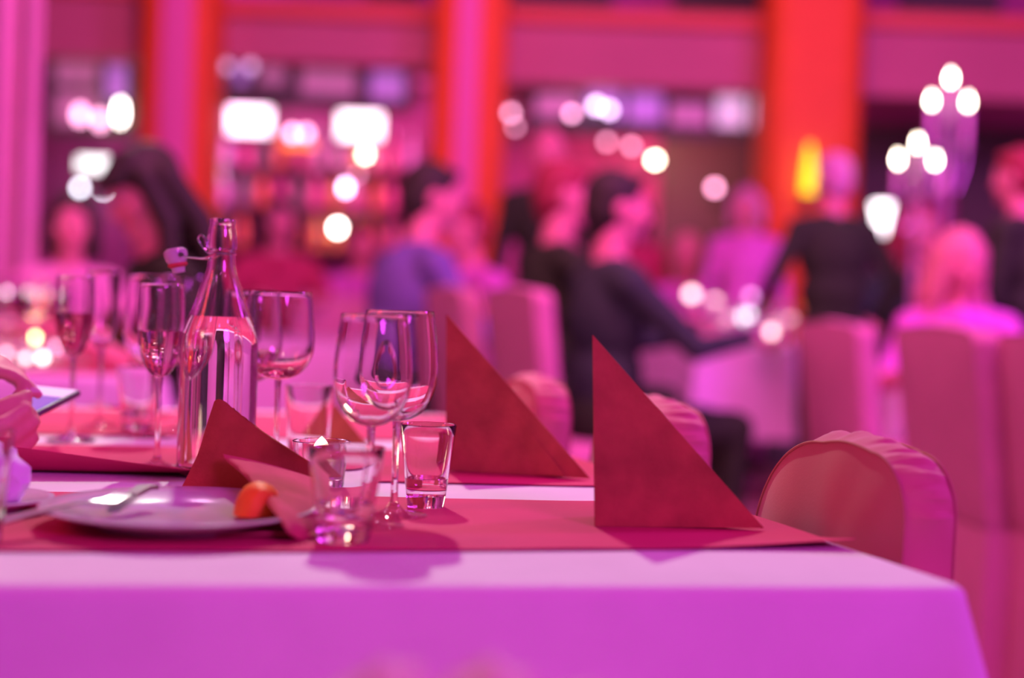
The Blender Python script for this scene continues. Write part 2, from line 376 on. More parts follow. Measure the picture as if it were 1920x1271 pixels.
# back bar with shelves and bottles
c, w_, h_ = rect_on(400, 300, 800, 330, 10.7)
t = thing('bar_shelf', 'dark back bar with three shelves below the televisions', 'shelf', (c.x, 10.72, 0))
mk('counter', box((0, -.25, .5), (w_, .5, 1.0), .02), M_wood, t)
for s in (-1, 1): mk('side_panel', box((s * w_ / 2, 0, 1.05), (.04, .3, 2.1), .005), M_wood, t)
SH = [1.32, 1.62, 1.92]
for z in SH: mk('shelf_board', box((0, 0, z), (w_, .28, .03), .004), M_wood, t)
bot = []
for i, (cn, cc) in enumerate([('amber', (.85, .35, .10)), ('clear', (.9, .7, .8)), ('green', (.25, .35, .2)), ('rose', (.9, .25, .4))]):
    b = thing('bottle', cn + ' glass bottle standing on the back bar shelves', 'bottle', (0, 0, 0), 0, cn + ' bottles on the back bar')
    mk('glass_body', lathe([(0, 0), (.036, 0), (.038, .01), (.038, .15), (.03, .18), (.014, .21), (.013, .27), (0, .27)], 12), mat('bottle_' + cn, cc, .15, spec=.7), b)
    mk('cap', lathe([(0, .268), (.015, .268), (.015, .29), (0, .29)], 10), M_tin, b); bot.append([b, False])
for z in SH:
    for k in range(11):
        b = random.choice(bot); o = b[0] if not b[1] else copy_tree(b[0]); b[1] = True
        o['label'] = o['label'].replace('the back bar shelves', 'the %s shelf of the back bar' % {1.32: 'lowest', 1.62: 'middle', 1.92: 'top'}[z]) if 'shelves' in o['label'] else o['label'].rsplit(' on the ', 1)[0] + ' on the %s shelf of the back bar' % {1.32: 'lowest', 1.62: 'middle', 1.92: 'top'}[z]
        o.location = (c.x - w_ / 2 + .1 + k * (w_ - .2) / 10 + random.uniform(-.02, .02), 10.68 + random.uniform(-.04, .04), z + .0155); o.rotation_euler = (0, 0, random.random())

# pink drape at the far left
rows = []
for z in (0.02, .8, 1.6, 2.4, 3.2, 4.0):
    r = []
    for k in range(61):
        u = k / 60; x = PD(-330 + 405 * u, 300, 6.0).x; r.append((x, 6.0 + .05 * math.sin(u * 44) + .02 * math.sin(u * 97 + z), z))
    rows.append(r)
dr = thing('drape', 'tall pink drape hanging at the far left', 'curtain', (0, 0, 0)); mk('fabric', sheet(rows, .006), M_curtain, dr)
mk('rail', tube([(PD(-340, 300, 6).x, 6, 4.03), (PD(80, 300, 6).x, 6, 4.03)], .02, 8), M_metal, dr)

# ------------------------------------------------------------------ tables with cloths
def cloth_mesh(poly, z, drop, flare=.05, rc=.03, re=.012, folds=(), wave=.004, seed=1, step=.03):
    """poly: 4 corner points (xy) counter clockwise; rounded edge, hanging sides"""
    n = len(poly); per = []
    for i in range(n):
        a, b, c = V3(poly[i - 1]), V3(poly[i]), V3(poly[(i + 1) % n]); e0 = (b - a).normalized(); e1 = (c - b).normalized()
        n0 = V3((e0.y, -e0.x)); n1 = V3((e1.y, -e1.x))
        p0 = b - e0 * rc; p1 = b + e1 * rc
        for k in range(9):
            t = k / 8; p = p0 * (1 - t) ** 2 + b * 2 * t * (1 - t) + p1 * t * t; nn = (n0 * (1 - t) + n1 * t).normalized(); per.append((p, nn, math.sin(math.pi * t)))
        L = (c - b).length - 2 * rc; m = max(2, int(L / step))
        for k in range(1, m): per.append((p1 + e1 * L * k / m, n1, 0.0))
    N = len(per); cor = [q[2] for q in per]
    for _ in range(6): cor = [(cor[i - 1] + 2 * cor[i] + cor[(i + 1) % N]) / 4 for i in range(N)]
    levels = [(-re - .004, 0), (-re, 0)] + [(-re + re * math.sin(math.pi / 2 * k / 4), -re + re * math.cos(math.pi / 2 * k / 4)) for k in range(1, 5)] + [(0, -re - (drop - re) * k / 9) for k in range(1, 10)]
    vs_, fs = [], []
    for off, dz in levels:
        q = max(0, (-dz - re)) / drop
        for i, (p, nn, _) in enumerate(per):
            wv = wave * q * math.sin(i * .55 + seed) + wave * .8 * q * math.sin(i * .23 + 2 * seed)
            pp = p + nn * (off + q * flare * (.25 + 1.9 * cor[i]) + wv)
            for fp, amp, wid in folds: pp = pp + nn * amp * min(1, q * 4 + .1) * math.exp(-((V3(fp).xy - p.xy).length / wid) ** 2)
            vs_.append(V3((pp.x, pp.y, z + dz)))
    for l in range(len(levels) - 1):
        for i in range(N): fs.append((l * N + i, l * N + (i + 1) % N, (l + 1) * N + (i + 1) % N, (l + 1) * N + i))
    fs.append(tuple(range(N)))
    return vs_, fs
def table(poly, z, label, clabel, drop=.3, group=None, cname='tablecloth', cm=None, **kw):
    cx = sum(p.x for p in poly) / 4; cy_ = sum(p.y for p in poly) / 4; ctr = V3((cx, cy_, 0))
    t = thing('banquet_table', label, 'table', ctr, 0, group)
    pl = [V3((p.x - cx, p.y - cy_, 0)) for p in poly]; q = [p * .985 for p in pl]
    vs_ = [V3((p.x, p.y, z - .035)) for p in q] + [V3((p.x, p.y, z - .006)) for p in q]
    mk('table_top', (vs_, [(0, 1, 2, 3), (4, 5, 6, 7)] + [(i, (i + 1) % 4, 4 + (i + 1) % 4, 4 + i) for i in range(4)]), M_wood, t, smooth=False)
    for p in pl: mk('leg', tube([(p.x * .86, p.y * .9, 0), (p.x * .86, p.y * .9, z - .034)], .022, 10), M_metal, t)
    fkw = dict(kw)
    if 'folds' in fkw: fkw['folds'] = [(V3((f[0].x - cx, f[0].y - cy_, 0)), f[1], f[2]) for f in fkw['folds']]
    c_ = mk(cname, cloth_mesh([V3((p.x, p.y)) for p in pl], z, drop, **fkw), cm or M_cloth, loc=ctr); c_.location.z = .0
    tag(c_, clabel, 'tablecloth', group and group + ' cloths')
    return t
TB = 1.66    # length of the near table
FO = [(TW(-.395, -.045), .006, .03), (TW(-.41, -.045), -.004, .02), (TW(-.10, -.045), .006, .03)]
table([TW(-1.12, -.045), TW(.016, -.045), TW(.016, TB), TW(-1.12, TB)], TZ, 'long banquet table in the foreground carrying bottle, glasses and napkins', 'white tablecloth of the foreground table, lit violet on its front drop', drop=.34, flare=.06, rc=.03, re=.013, folds=FO, wave=.003)
Bv = Vd; b0 = P(60, 703); b1 = P(318, 712)
table([P(-520, 690), b1, b1 + Bv * 2.2, P(-520, 690) + Bv * 2.2], TZ, 'banquet table behind the foreground table, at left, crowded with glasses', 'white tablecloth of the left table behind the foreground table', drop=.30)
c0, c1 = PD(452, 646, 6.65), PD(850, 658, 6.65)
table([V3((c0.x, 6.65, 0)), V3((c1.x, 6.70, 0)), V3((c1.x - .45, 8.3, 0)), V3((c0.x - .45, 8.25, 0))], .745, 'far banquet table seen end-on between the bottle and the left napkin', 'pale tablecloth of the far table seen end-on behind the wine glasses', drop=.42)
d0, d1 = PD(1305, 640, 7.0), PD(1596, 650, 7.0)
table([V3((d0.x, 6.95, 0)), V3((d1.x, 7.1, 0)), V3((d1.x - .5, 8.7, 0)), V3((d0.x - .5, 8.55, 0))], .80, 'far banquet table with candles and glasses, right of the seated men in suits', 'pale violet-lit tablecloth hanging in a square drop right of the seated men', drop=.46, flare=.03)
e0, e1 = PD(1690, 600, 5.9), PD(2080, 600, 6.0)
table([V3((e0.x, 5.9, 0)), V3((e1.x, 6.0, 0)), V3((e1.x - .2, 6.9, 0)), V3((e0.x - .2, 6.82, 0))], .76, 'banquet table at far right carrying the candelabra', 'tablecloth of the far right table under the candelabra', drop=.40)

# red paper runners across the near table
def runner(b0, b1, a0, a1, label, lift=None, seed=0, z=TZ):
    R0 = random.Random(seed); rows = []
    for i in range(15):
        v = i / 14; r = []
        for j in range(46):
            u = j / 45; a = a0 + (a1 - a0) * u; b = b0(u) + (b1(u) - b0(u)) * v
            zz = .0018 + .0009 * (mnoise.noise(V3((a * 9 + seed, b * 9, 0))) + .6)
            if lift: zz += lift(u, v)
            p = TW(a, b, z + zz); r.append(p)
        rows.append(r)
    o = mk('table_runner', sheet(rows, .0006), M_runner); return tag(o, label, 'table runner', 'red paper runners')
runner(lambda u: .075 + .052 * u + .004 * math.sin(u * 9), lambda u: .47 - .04 * u + .006 * math.sin(u * 14), -1.13, .004, 'red paper runner nearest the front edge, under plate and right napkin', lambda u, v: .009 * max(0, (u - .80) / .2) ** 2 * max(0, 1 - v * 5), 3)
runner(lambda u: .60 - .03 * u + .004 * math.sin(u * 12), lambda u: .93 + .03 * u, -1.13, .003, 'red paper runner under the bottle and left napkin', lambda u, v: .040 * max(0, 1 - abs(u - .27) / .30) * max(0, 1 - v * 6) ** 2, 5)
runner(lambda u: 1.09 + .02 * u, lambda u: 1.58, -1.13, .003, 'red paper runner at the far end of the foreground table', None, 9)
r4 = TW(0, 0)
def brunner(p0, p1, p2, p3, z, label):
    rows = [[p0.lerp(p1, k / 12) for k in range(13)], [p3.lerp(p2, k / 12) for k in range(13)]]
    rows = [[V3((q.x, q.y, z + .002)) for q in r] for r in rows]
    return tag(mk('table_runner', sheet(rows, .001), M_runner), label, 'table runner', 'red paper runners')
g = P(-520, 690) ; h = b1
brunner(g + Bv * .16, h + Bv * .16, h + Bv * .62, g + Bv * .62, TZ, 'red paper runner along the front of the left table behind')
brunner(g + Bv * .95, h + Bv * .95, h + Bv * 1.5, g + Bv * 1.5, TZ, 'red paper runner farther back on the left table behind')
# ------------------------------------------------------------------ glassware
ZT = TZ + .0022      # top of a runner
def bowl_profile(R, Hh, bz, zm, rim, th=.0011, n=12):
    out = [(0, bz), (.0045, bz + .0006)]
    for k in range(2, n + 1):
        t = math.pi / 2 * k / n; out.append((R * math.sin(t) ** .92, zm - (zm - bz) * math.cos(t)))
    for k in range(1, 9):
        v = k / 8; out.append((R - (R - rim) * v ** 1.7, zm + (Hh - zm) * v))
    inn = []
    for r, z in out[2:]: inn.append((max(r - th, .0006), z + (.0035 * max(0, 1 - (z - bz) / (zm - bz)))))
    return out, inn
def inner_r(inn, z):
    for (r0, z0), (r1, z1) in zip(inn, inn[1:]):
        if z0 <= z <= z1: return r0 + (r1 - r0) * (z - z0) / max(z1 - z0, 1e-9)
    return inn[-1][0]
def stemware(name, label, loc, R, Hh, bz, zmf, rimf, fill=None, fmat=None, fr=.034, seg=48, gm=None, group=None, th=.0011, cat='wine glass'):
    gm = gm or M_glass
    t = thing(name, label, cat, loc, 0, group); zm = bz + (Hh - bz) * zmf
    out, inn = bowl_profile(R, Hh, bz, zm, R * rimf, th)
    pr = out + [(R * rimf - th / 2, Hh + .0006)] + inn[::-1] + [(0, inn[0][1])]
    b = mk('bowl', lathe(pr, seg), gm, t)
    mk('stem', lathe([(0, .0135), (.0042, .0135), (.0036, .025), (.0033, bz * .6), (.0038, bz * .9), (.0046, bz + .0004), (0, bz + .0004)], 20), gm, t)
    mk('foot', lathe([(0, 0), (fr, 0), (fr + .0004, .0008), (fr - .001, .0018), (fr * .6, .0032), (fr * .3, .006), (.0062, .010), (.0042, .0137), (0, .0137)], seg), gm, t)
    if fill:
        lv = fill; pts = [(0, inn[0][1] - .0003)] + [(r + .0003, z) for r, z in inn if z < lv] + [(inner_r(inn, lv) + .0003, lv), (0, lv)]
        mk('drink', lathe(pts, seg), fmat, t)
    return t
def G(fx, fy, rim_y, hw, z=TZ, rx=None):
    """foot pixel, rim pixel row, half width in pixels -> position, height, radius"""
    p = P(fx, fy, z); return p, PD(rx or fx + 10, rim_y, p.y).z - z, hw * p.y / F
def place(name, label, fx, fy, rim_y, hw, bowl_y, zmf, rimf, z=ZT, fill_y=None, fmat=None, **kw):
    p, Hh, R = G(fx, fy, rim_y, hw, z); bz = PD(fx, bowl_y, p.y).z - z
    fl = (PD(fx, fill_y, p.y).z - z) if fill_y else None
    return stemware(name, label, p, R, Hh, bz, zmf, rimf, fl, fmat, **kw)
place('champagne_flute', 'champagne flute half full of rosé, leftmost on the foreground table', 133, 826, 517, 36, 668, .62, .93, fill_y=586, fmat=M_rose, group='champagne flutes', cat='champagne flute')
place('champagne_flute', 'nearly empty champagne flute just behind the leftmost one', 186, 800, 509, 30, 655, .55, .95, fill_y=640, fmat=M_wine, group='champagne flutes', cat='champagne flute')
place('champagne_flute', 'champagne flute half full of pale rosé beside the bottle, left of it', 294, 876, 532, 44, 708, .60, .95, fill_y=620, fmat=M_wine, group='champagne flutes', cat='champagne flute')
place('wine_glass', 'wide wine glass behind the flute next to the bottle', 281, 818, 517, 54, 692, .42, .86, z=TZ + .001, group='wine glasses')
place('wine_glass', 'wine glass mostly hidden behind the water bottle', 338, 806, 517, 48, 682, .42, .86, group='wine glasses')
place('wine_glass', 'white wine glass with pale rosé, half hidden by the right side of the bottle', 466, 862, 545, 56, 716, .40, .84, fill_y=664, fmat=M_wine, group='wine glasses')
place('wine_glass', 'large wine glass right of the bottle, its stem rising behind the crumpled napkin', 516, 884, 547, 66, 712, .42, .88, fill_y=690, fmat=M_wine, group='wine glasses')
place('wine_glass', 'empty wine glass behind the front tumbler, left of its twin', 690, 985, 590, 74, 800, .46, .84, group='wine glasses')
place('wine_glass', 'empty wine glass between its twin and the tumbler of water', 738, 966, 583, 74, 790, .46, .86, group='wine glasses')

def tumbler(label, fx, fy, top_y, hw_top, hw_bot, z=ZT, base=.013, fill=None):
    p, Hh, R = G(fx, fy, top_y, hw_top, z); rb = hw_bot * p.y / F; th = .0017
    t = thing('tumbler', label, 'tumbler', p, 0, 'water tumblers')
    o = [(0, .0012), (rb * .82, .0004), (rb * .95, 0), (rb, .002)] + [(rb + (R - rb) * k / 6, .002 + (Hh - .002) * k / 6) for k in range(1, 7)]
    i = [(R - th, Hh), ] + [(rb - th + (R - rb) * k / 6, base + .004 + (Hh - base - .004) * k / 6) for k in range(5, -1, -1)] + [(rb * .8, base), (0, base)]
    mk('glass_body', lathe(o + [(R - th / 2, Hh + .0007)] + i, 48), M_glass, t)
    if fill:
        lv = base + fill; f = (lv - base - .004) / (Hh - base - .004)
        mk('water', lathe([(0, base - .0003), (rb * .8, base - .0003), (rb - th + .0003, base + .004), (rb - th + (R - rb) * f + .0003, lv), (0, lv)], 48), M_water, t)
    return t
tumbler('blurred tumbler at the front, right of the plate', 644, 1014, 838, 73, 48, fill=.022)
tumbler('tumbler with a little water, right of the wine glasses', 798, 950, 796, 54, 35, fill=.018)
tumbler('tumbler behind the glowing tealight glass', 577, 862, 724, 47, 36)
tumbler('tumbler behind the flutes, left of the bottle', 258, 808, 688, 42, 28, fill=.02)
tumbler('tumbler cut off by the left edge of the frame', -58, 1022, 808, 76, 56)

# swing-top bottle
def bottle():
    p = P(404, 889, ZT); k = (PD(412, 410, p.y).z - ZT) / .3193
    t = thing('swing_top_bottle', 'tall clear swing-top bottle of water with a white porcelain stopper hanging open', 'bottle', p)
    pr = [(0, .003), (.036, .0015), (.042, 0), (.0468, .003), (.0482, .012), (.0482, .152), (.0470, .168), (.0440, .183), (.0385, .198), (.0335, .211), (.0265, .232), (.0212, .246), (.0178, .258), (.0164, .272), (.0164, .280), (.0182, .2815), (.0189, .287), (.0186, .296), (.0170, .308), (.0158, .3115), (.0166, .3135), (.0166, .3175), (.0150, .3193)]
    th = .0026
    inn = [(r - (th if z > .02 else .004), max(z, .010)) for r, z in pr[4:-1] if z > .011]
    inn = [(0, .009), (.036, .0095), (.0430, .0125)] + inn
    inn[-1] = (.0122, .3190)
    pr2 = [(r * k, z * k) for r, z in pr]; in2 = [(r * k, z * k) for r, z in inn]
    mk('glass_body', lathe(pr2 + in2[::-1], 64), M_glass, t)
    lv = .1975 * k
    wp = [(0, in2[0][1] - .0003)] + [(r + .0003, z) for r, z in in2[1:] if z < lv]; wp += [(inner_r(in2[2:], lv) + .0003, lv), (0, lv)]
    mk('water', lathe(wp, 64), M_water, t)
    # wire bail: ring round the neck, loop and arm to the stopper
    zc = .276 * k; rn = .0172 * k
    ring = [(rn * math.cos(a), rn * math.sin(a), zc) for a in [2 * math.pi * i / 24 for i in range(25)]]
    mk('wire_collar', tube(ring, .0011, 8), M_chrome, t)
    loop = spline([(-rn, 0, zc), (-.024 * k, .004, zc + .006), (-.031 * k, .004, zc + .016), (-.028 * k, .002, zc + .022), (-.022 * k, 0, zc + .017), (-.019 * k, -.004, zc + .006)], 5)
    mk('wire_loop', tube(loop, .0011, 8), M_chrome, t)
    for s in (-1, 1): mk('wire_arm', tube(spline([(-.004 * k, s * rn, zc), (-.018 * k, s * .014, zc - .006), (-.034 * k, s * .010, zc - .006), (-.050 * k, s * .006, zc - .005)], 5), .0012, 8), M_chrome, t)
    s = mk('stopper', lathe([(0, .008), (.010, .0085), (.0140, .005), (.0143, .001), (.0128, -.006), (.0105, -.010), (0, -.010)], 28), M_porc, t)
    s.location = (-.0575 * k, 0, zc - .004); s.rotation_euler = (0, math.radians(-12), 0)
    mk('gasket', lathe([(0, -.0098), (.0115, -.0098), (.0118, -.0125), (.0085, -.0150), (0, -.0150)], 24), M_rubber, s)
    mk('plug', lathe([(0, -.0148), (.0082, -.0148), (.0074, -.0200), (.006, -.0215), (0, -.0215)], 24), M_porc, s)
    mk('eye_hole', tube([(.009, -.0145, -.001), (.009, .0145, -.001)], .0026, 10), M_dark, s)
bottle()

# ------------------------------------------------------------------ napkins
def panel(tri, bulge, th=.0022, n=10, seed=0, wob=.0012):
    A, B, C = [V3(p) for p in tri]; nn = (B - A).cross(C - A).normalized(); rows = []
    for i in range(n + 1):
        v = i / n; a, b = A.lerp(B, v), A.lerp(C, v); r = []
        for j in range(n + 1):
            u = j / n; p = a.lerp(b, u); k = 4 * u * (1 - u) * v
            p = p + nn * (bulge * k + wob * k * mnoise.noise(V3((p.x * 30 + seed, p.y * 30, p.z * 30)))); r.append(p)
        rows.append(r)
    rows[0] = [A + (rows[1][j] - A) * .02 for j in range(n + 1)]
    return sheet(rows, th)
def napkin(label, A, F1, Tl, spread, z=ZT, fold=True):
    """pyramid fold: ridge from apex A down to tail Tl, two panels down to F1 (near) and F2 (far)"""
    f1 = P(*F1, z + .001); tl = P(*Tl, z + .003); f2 = f1 + V3((.006, spread, 0)); f1 = f1
    apex = PD(A[0], A[1], f1.y + spread * .45)
    base = (f1 + f2) / 2; base.z = z
    t = thing('napkin', label, 'napkin', (base.x, base.y, z), 0, 'folded burgundy napkins'); o = base
    L = lambda p: p - V3((o.x, o.y, z))
    mk('near_panel', panel([L(apex), L(f1), L(tl)], -.004, seed=1), M_nap, t)
    mk('far_panel', panel([L(apex), L(f2), L(tl)], .004, seed=2), M_nap, t)
    if fold:
        dn = V3((0, .004, 0)); hem = L(f1).lerp(L(apex), .07)
        mk('inner_layer', panel([L(apex) + V3((.003, .004, -.012)), L(f1) + V3((.010, .010, .001)), L(tl) + V3((-.030, .006, .001))], -.002, seed=4), M_nap, t)
    return t
napkin('tall triangular burgundy napkin standing nearest the right end of the table', (1111, 628), (1115, 987), (1432, 990), .075)
napkin('tall triangular burgundy napkin standing behind the tumbler of water', (837, 589), (836, 882), (1106, 897), .085)
# small dark napkin behind the tumbler, and one on the left table
napkin('small slumped dark burgundy napkin behind the wine glasses', (628, 757), (560, 822), (690, 836), .06, fold=False)
pN = P(232, 670, TZ)
napkin('dark burgundy napkin standing on the left table behind the flutes', (206, 592), (202, 668), (262, 670), .10, z=TZ + .004, fold=False)

# crumpled napkin folded round the right side of the plate
zp = ZT
def pd(x, y, d):
    q = PD(x, y, d); q.z = max(q.z, zp + .0015); return q
bx = P(540, 945, zp)
cn = thing('crumpled_napkin', 'crumpled burgundy napkin slumped over the right side of the white plate', 'napkin', (bx.x, bx.y, zp))
Lc = lambda rows: [[p - V3((bx.x, bx.y, zp)) for p in r] for r in rows]
stand = [[pd(404, 753, 1.52), pd(413, 749, 1.515), pd(430, 760, 1.51), pd(452, 780, 1.50)],
         [pd(388, 800, 1.51), pd(420, 800, 1.50), pd(470, 805, 1.49), pd(512, 822, 1.48)],
         [pd(372, 852, 1.505), pd(420, 852, 1.49), pd(500, 852, 1.475), pd(575, 862, 1.47)],
         [pd(342, 914, 1.50), pd(420, 918, 1.48), pd(520, 912, 1.465), pd(640, 905, 1.465)]]
mk('standing_fold', sheet(Lc(smooth_grid(stand, 6)), .003), M_nap, cn)
M_nap2 = mat('burgundy_napkin_inside', (.56, .12, .15), .9, noise=.12, nscale=20, bump=.2, bscale=240, spec=.15)
flap = [[pd(418, 853, 1.475), pd(480, 866, 1.46), pd(545, 884, 1.455), pd(604, 904, 1.45)],
        [pd(420, 856, 1.465), pd(490, 886, 1.42), pd(552, 916, 1.385), pd(608, 934, 1.395)],
        [pd(430, 866, 1.455), pd(503, 914, 1.365), pd(560, 952, 1.310), pd(608, 964, 1.345)],
        [pd(452, 884, 1.440), pd(518, 944, 1.300), pd(560, 984, 1.262), pd(598, 996, 1.315)],
        [pd(472, 902, 1.425), pd(525, 974, 1.256), pd(556, 1010, 1.256), pd(590, 1008, 1.290)]]
mk('front_fold', sheet(Lc(smooth_grid(flap, 6)), .0025), M_nap2, cn)
tail = [[pd(362, 1006, 1.315), pd(430, 1004, 1.315), pd(500, 1003, 1.315), pd(585, 1004, 1.315)],
        [pd(380, 1022, 1.285), pd(440, 1022, 1.285), pd(510, 1020, 1.287), pd(590, 1020, 1.287)],
        [pd(402, 1034, 1.262), pd(455, 1032, 1.264), pd(520, 1030, 1.266), pd(600, 1026, 1.27)]]
for r in tail:
    for q in r: q.z = zp + .003 + .004 * mnoise.noise(q * 12)
mk('tail', sheet(Lc(smooth_grid(tail, 5)), .0022), M_nap2, cn)

# ------------------------------------------------------------------ plates, cutlery, food
def plate(label, cx, cy_, r, h=.020):
    p = P(cx, cy_, TZ + h); p.z = ZT
    t = thing('plate', label, 'plate', p, 0, 'white plates')
    mk('dish', lathe([(0, .0035), (r * .52, .0035), (r * .56, .0008), (r * .60, .0008), (r * .64, .006), (r * .90, h * .74), (r - .001, h - .0015), (r, h), (r - .003, h + .0008), (r * .88, h * .88), (r * .66, .0115), (r * .60, .0085), (0, .0078)], 72), M_porc, t)
    return t, p
pl, plp = plate('large white dinner plate on the front runner', 338, 950, .127)
plate('small white side plate at the left edge of the frame', -46, 934, .073, .014)
# orange wedge
ow = P(484, 968, ZT + .010)
t = thing('orange_wedge', 'orange wedge lying on the right side of the white plate', 'fruit', (ow.x, ow.y, ZT + .0115), math.radians(205))
arc = [(.023 * math.cos(a), .023 * math.sin(a) * 1.45) for a in [math.pi * k / 12 for k in range(13)]]
rows = [[V3((x * s, yy, z * (1 - .25 * abs(yy) / .02) - 0)) for x, z in arc] for yy, s in ((-.017, .45), (-.013, .8), (-.006, .97), (.004, 1), (.012, .85), (.017, .5))]
vs_ = [p for r in rows for p in r]; C_ = 13; fs = [(i * C_ + j, i * C_ + j + 1, (i + 1) * C_ + j + 1, (i + 1) * C_ + j) for i in range(5) for j in range(12)] + [tuple(range(13)), tuple(65 + j for j in range(13))] + [(i * C_ + 12, i * C_, (i + 1) * C_, (i + 1) * C_ + 12) for i in range(5)]
mk('peel', (vs_, fs), M_orange, t)
mk('flesh', xf(lathe([(0, -.0005), (.021, -.0005), (.0215, .001), (.020, .003), (0, .004)], 24), T(0, -.0172, .015) @ Matrix.Rotation(math.radians(84), 4, 'X') @ Matrix.Diagonal((.62, .62, 1, 1))), M_orangef, t)
# crumpled tissue on the side plate
tp = P(26, 938, ZT + .012); v, f = ball((0, 0, .026), .022, 18, 1.0, .9, 1.35)
v = [q + V3((1, 1, 1)) * .006 * mnoise.noise(q * 70) + q.normalized() * .005 * mnoise.noise(q * 130) for q in v]
v = [V3((q.x * (1.35 - q.z * 9), q.y * (1.35 - q.z * 9), max(q.z, 0))) for q in v]
tag(mk('paper_tissue', (v, f), M_white, loc=(tp.x - .012, tp.y, ZT + .0085)), 'crumpled pale paper tissue on the side plate at the left edge', 'tissue')

def cutlery(kind, label, p0, p1, up=V3((0, 0, 1)), bend=.004, m=None):
    """p0 handle end, p1 tip"""
    p0, p1 = V3(p0), V3(p1); ax = (p1 - p0); Ln = ax.length; ax.normalize(); sd = ax.cross(up).normalized(); nn = sd.cross(ax)
    t = thing(kind, label, kind, p0, 0)
    def strip(prof, th):
        rows = [[], []]; a, b, c, d = [], [], [], []
        g_ = []
        for s, w_, h_ in prof: g_.append([ax * (s * Ln) + sd * (w_ * k) + nn * (h_ - abs(k) * 0) for k in (-1, -.5, 0, .5, 1)])
        return sheet(g_, th)
    if kind == 'fork':
        mk('handle', strip([(0, .004, 0), (.02, .0075, .0), (.15, .0068, bend * .3), (.4, .0042, bend), (.62, .0034, bend * 1.2), (.68, .0042, bend), (.72, .009, bend * .4), (.78, .0118, 0), (.80, .0118, 0)], .0022), m or M_metal, t)
        for k in (-1.5, -.5, .5, 1.5): mk('tine', tube([ax * (.79 * Ln) + sd * (k * .0062), ax * (.88 * Ln) + sd * (k * .0062) - nn * .001, ax * Ln + sd * (k * .0058) + nn * .004], [.0016, .0015, .0007], 6), m or M_metal, t)
    else:
        mk('handle', strip([(0, .004, 0), (.02, .008, 0), (.2, .0075, bend), (.45, .006, bend), (.5, .005, bend)], .004), m or M_metal, t)
        mk('blade', strip([(.49, .005, bend), (.55, .009, bend), (.8, .0092, bend * .6), (.95, .006, .0), (1, .001, 0)], .0012), m or M_metal, t)
    return t
zr = ZT + .0228
a = P(-30, 1012, ZT + .004); b = P(232, 958, ZT + .0115)
rimp = P(120, 968, zr)
cutlery('fork', 'steel fork resting across the left rim of the dinner plate', V3((a.x, a.y, ZT + .016)), V3((b.x, b.y, ZT + .024)), bend=.003)
a = P(286, 906, zr + .010); b = P(206, 962, ZT + .013)
cutlery('knife', 'steel table knife leaning from the far rim into the dinner plate', V3((a.x, a.y, ZT + .030)), V3((b.x, b.y, ZT + .013)))
fb = P(178, 786, ZT); fb2 = P(228, 782, ZT)
for k, (x, y, x2, y2, lb) in enumerate([(160, 772, 172, 788, 'left'), (192, 774, 206, 792, 'middle'), (222, 776, 238, 793, 'right')]):
    a = P(x, y, ZT + .004); bb = P(x2, y2, ZT)
    d_ = V3((.035, .15, 0))
    cutlery('fork', 'fork behind the second flute with its tines raised, %s of the three' % lb, bb + d_ + V3((0, 0, .004)), bb + V3((0, 0, .026)), bend=.002)
    
# ------------------------------------------------------------------ candles
def votive(label, p, r, h, fm, name='tealight_holder', gm=None, flame=1.0, lift=0, fwid=1.0):
    t = thing(name, label, 'candle', p, 0, 'tealights in glasses')
    mk('glass_cup', lathe([(0, 0), (r * .72, 0), (r * .78, .003), (r, h), (r - .001, h + .0008), (r - .002, h), (r * .74, .010), (0, .009)], 32), gm or M_glass, t)
    q = .40 + lift
    tl = mk('tealight', lathe([(0, .0105), (r * .62, .0105), (r * .62, h * (q + .02)), (r * .58, h * (q + .02)), (r * .57, h * (q - .02)), (0, h * (q - .02))], 24), M_tin, t)
    mk('wax', lathe([(0, h * (q - .019)), (r * .56, h * (q - .019)), (r * .56, h * (q - .01)), (0, h * q)], 24), M_wax, tl)
    mk('wick', tube([(0, 0, h * (q - .005)), (.0005, 0, h * (q - .005) + .006)], .0006, 5), M_dark, tl)
    mk('flame', lathe([(0, h * q + .003)] + [(.0058 * flame * fwid * math.sin(math.pi * v) ** .6 * (1 - v) ** .25, h * q + .003 + .024 * flame * v) for v in [k / 12 for k in range(1, 12)]] + [(0, h * q + .003 + .024 * flame)], 14), fm, t)
    return t
vp = P(600, 928, TZ + .0012)
votive('glowing tealight in a low glass between the crumpled napkin and the wine glasses', vp, 55 * vp.y / F, PD(600, 829, vp.y).z - TZ, M_flames, flame=1.35, lift=.10, fwid=1.6)
for px, py, sz, lb in [(64, 626, 2.3, 'brightest amber tealight on the left table behind the flutes'), (93, 620, 1.6, 'small amber tealight right of the brightest one on the left table')]:
    q = PD(px, py, 5.1); hz = q.z - TZ
    votive(lb, V3((q.x, q.y, TZ + .001)), .03, (hz - .012 * sz) / .40 * .85, M_flamew, gm=M_thin, flame=sz)
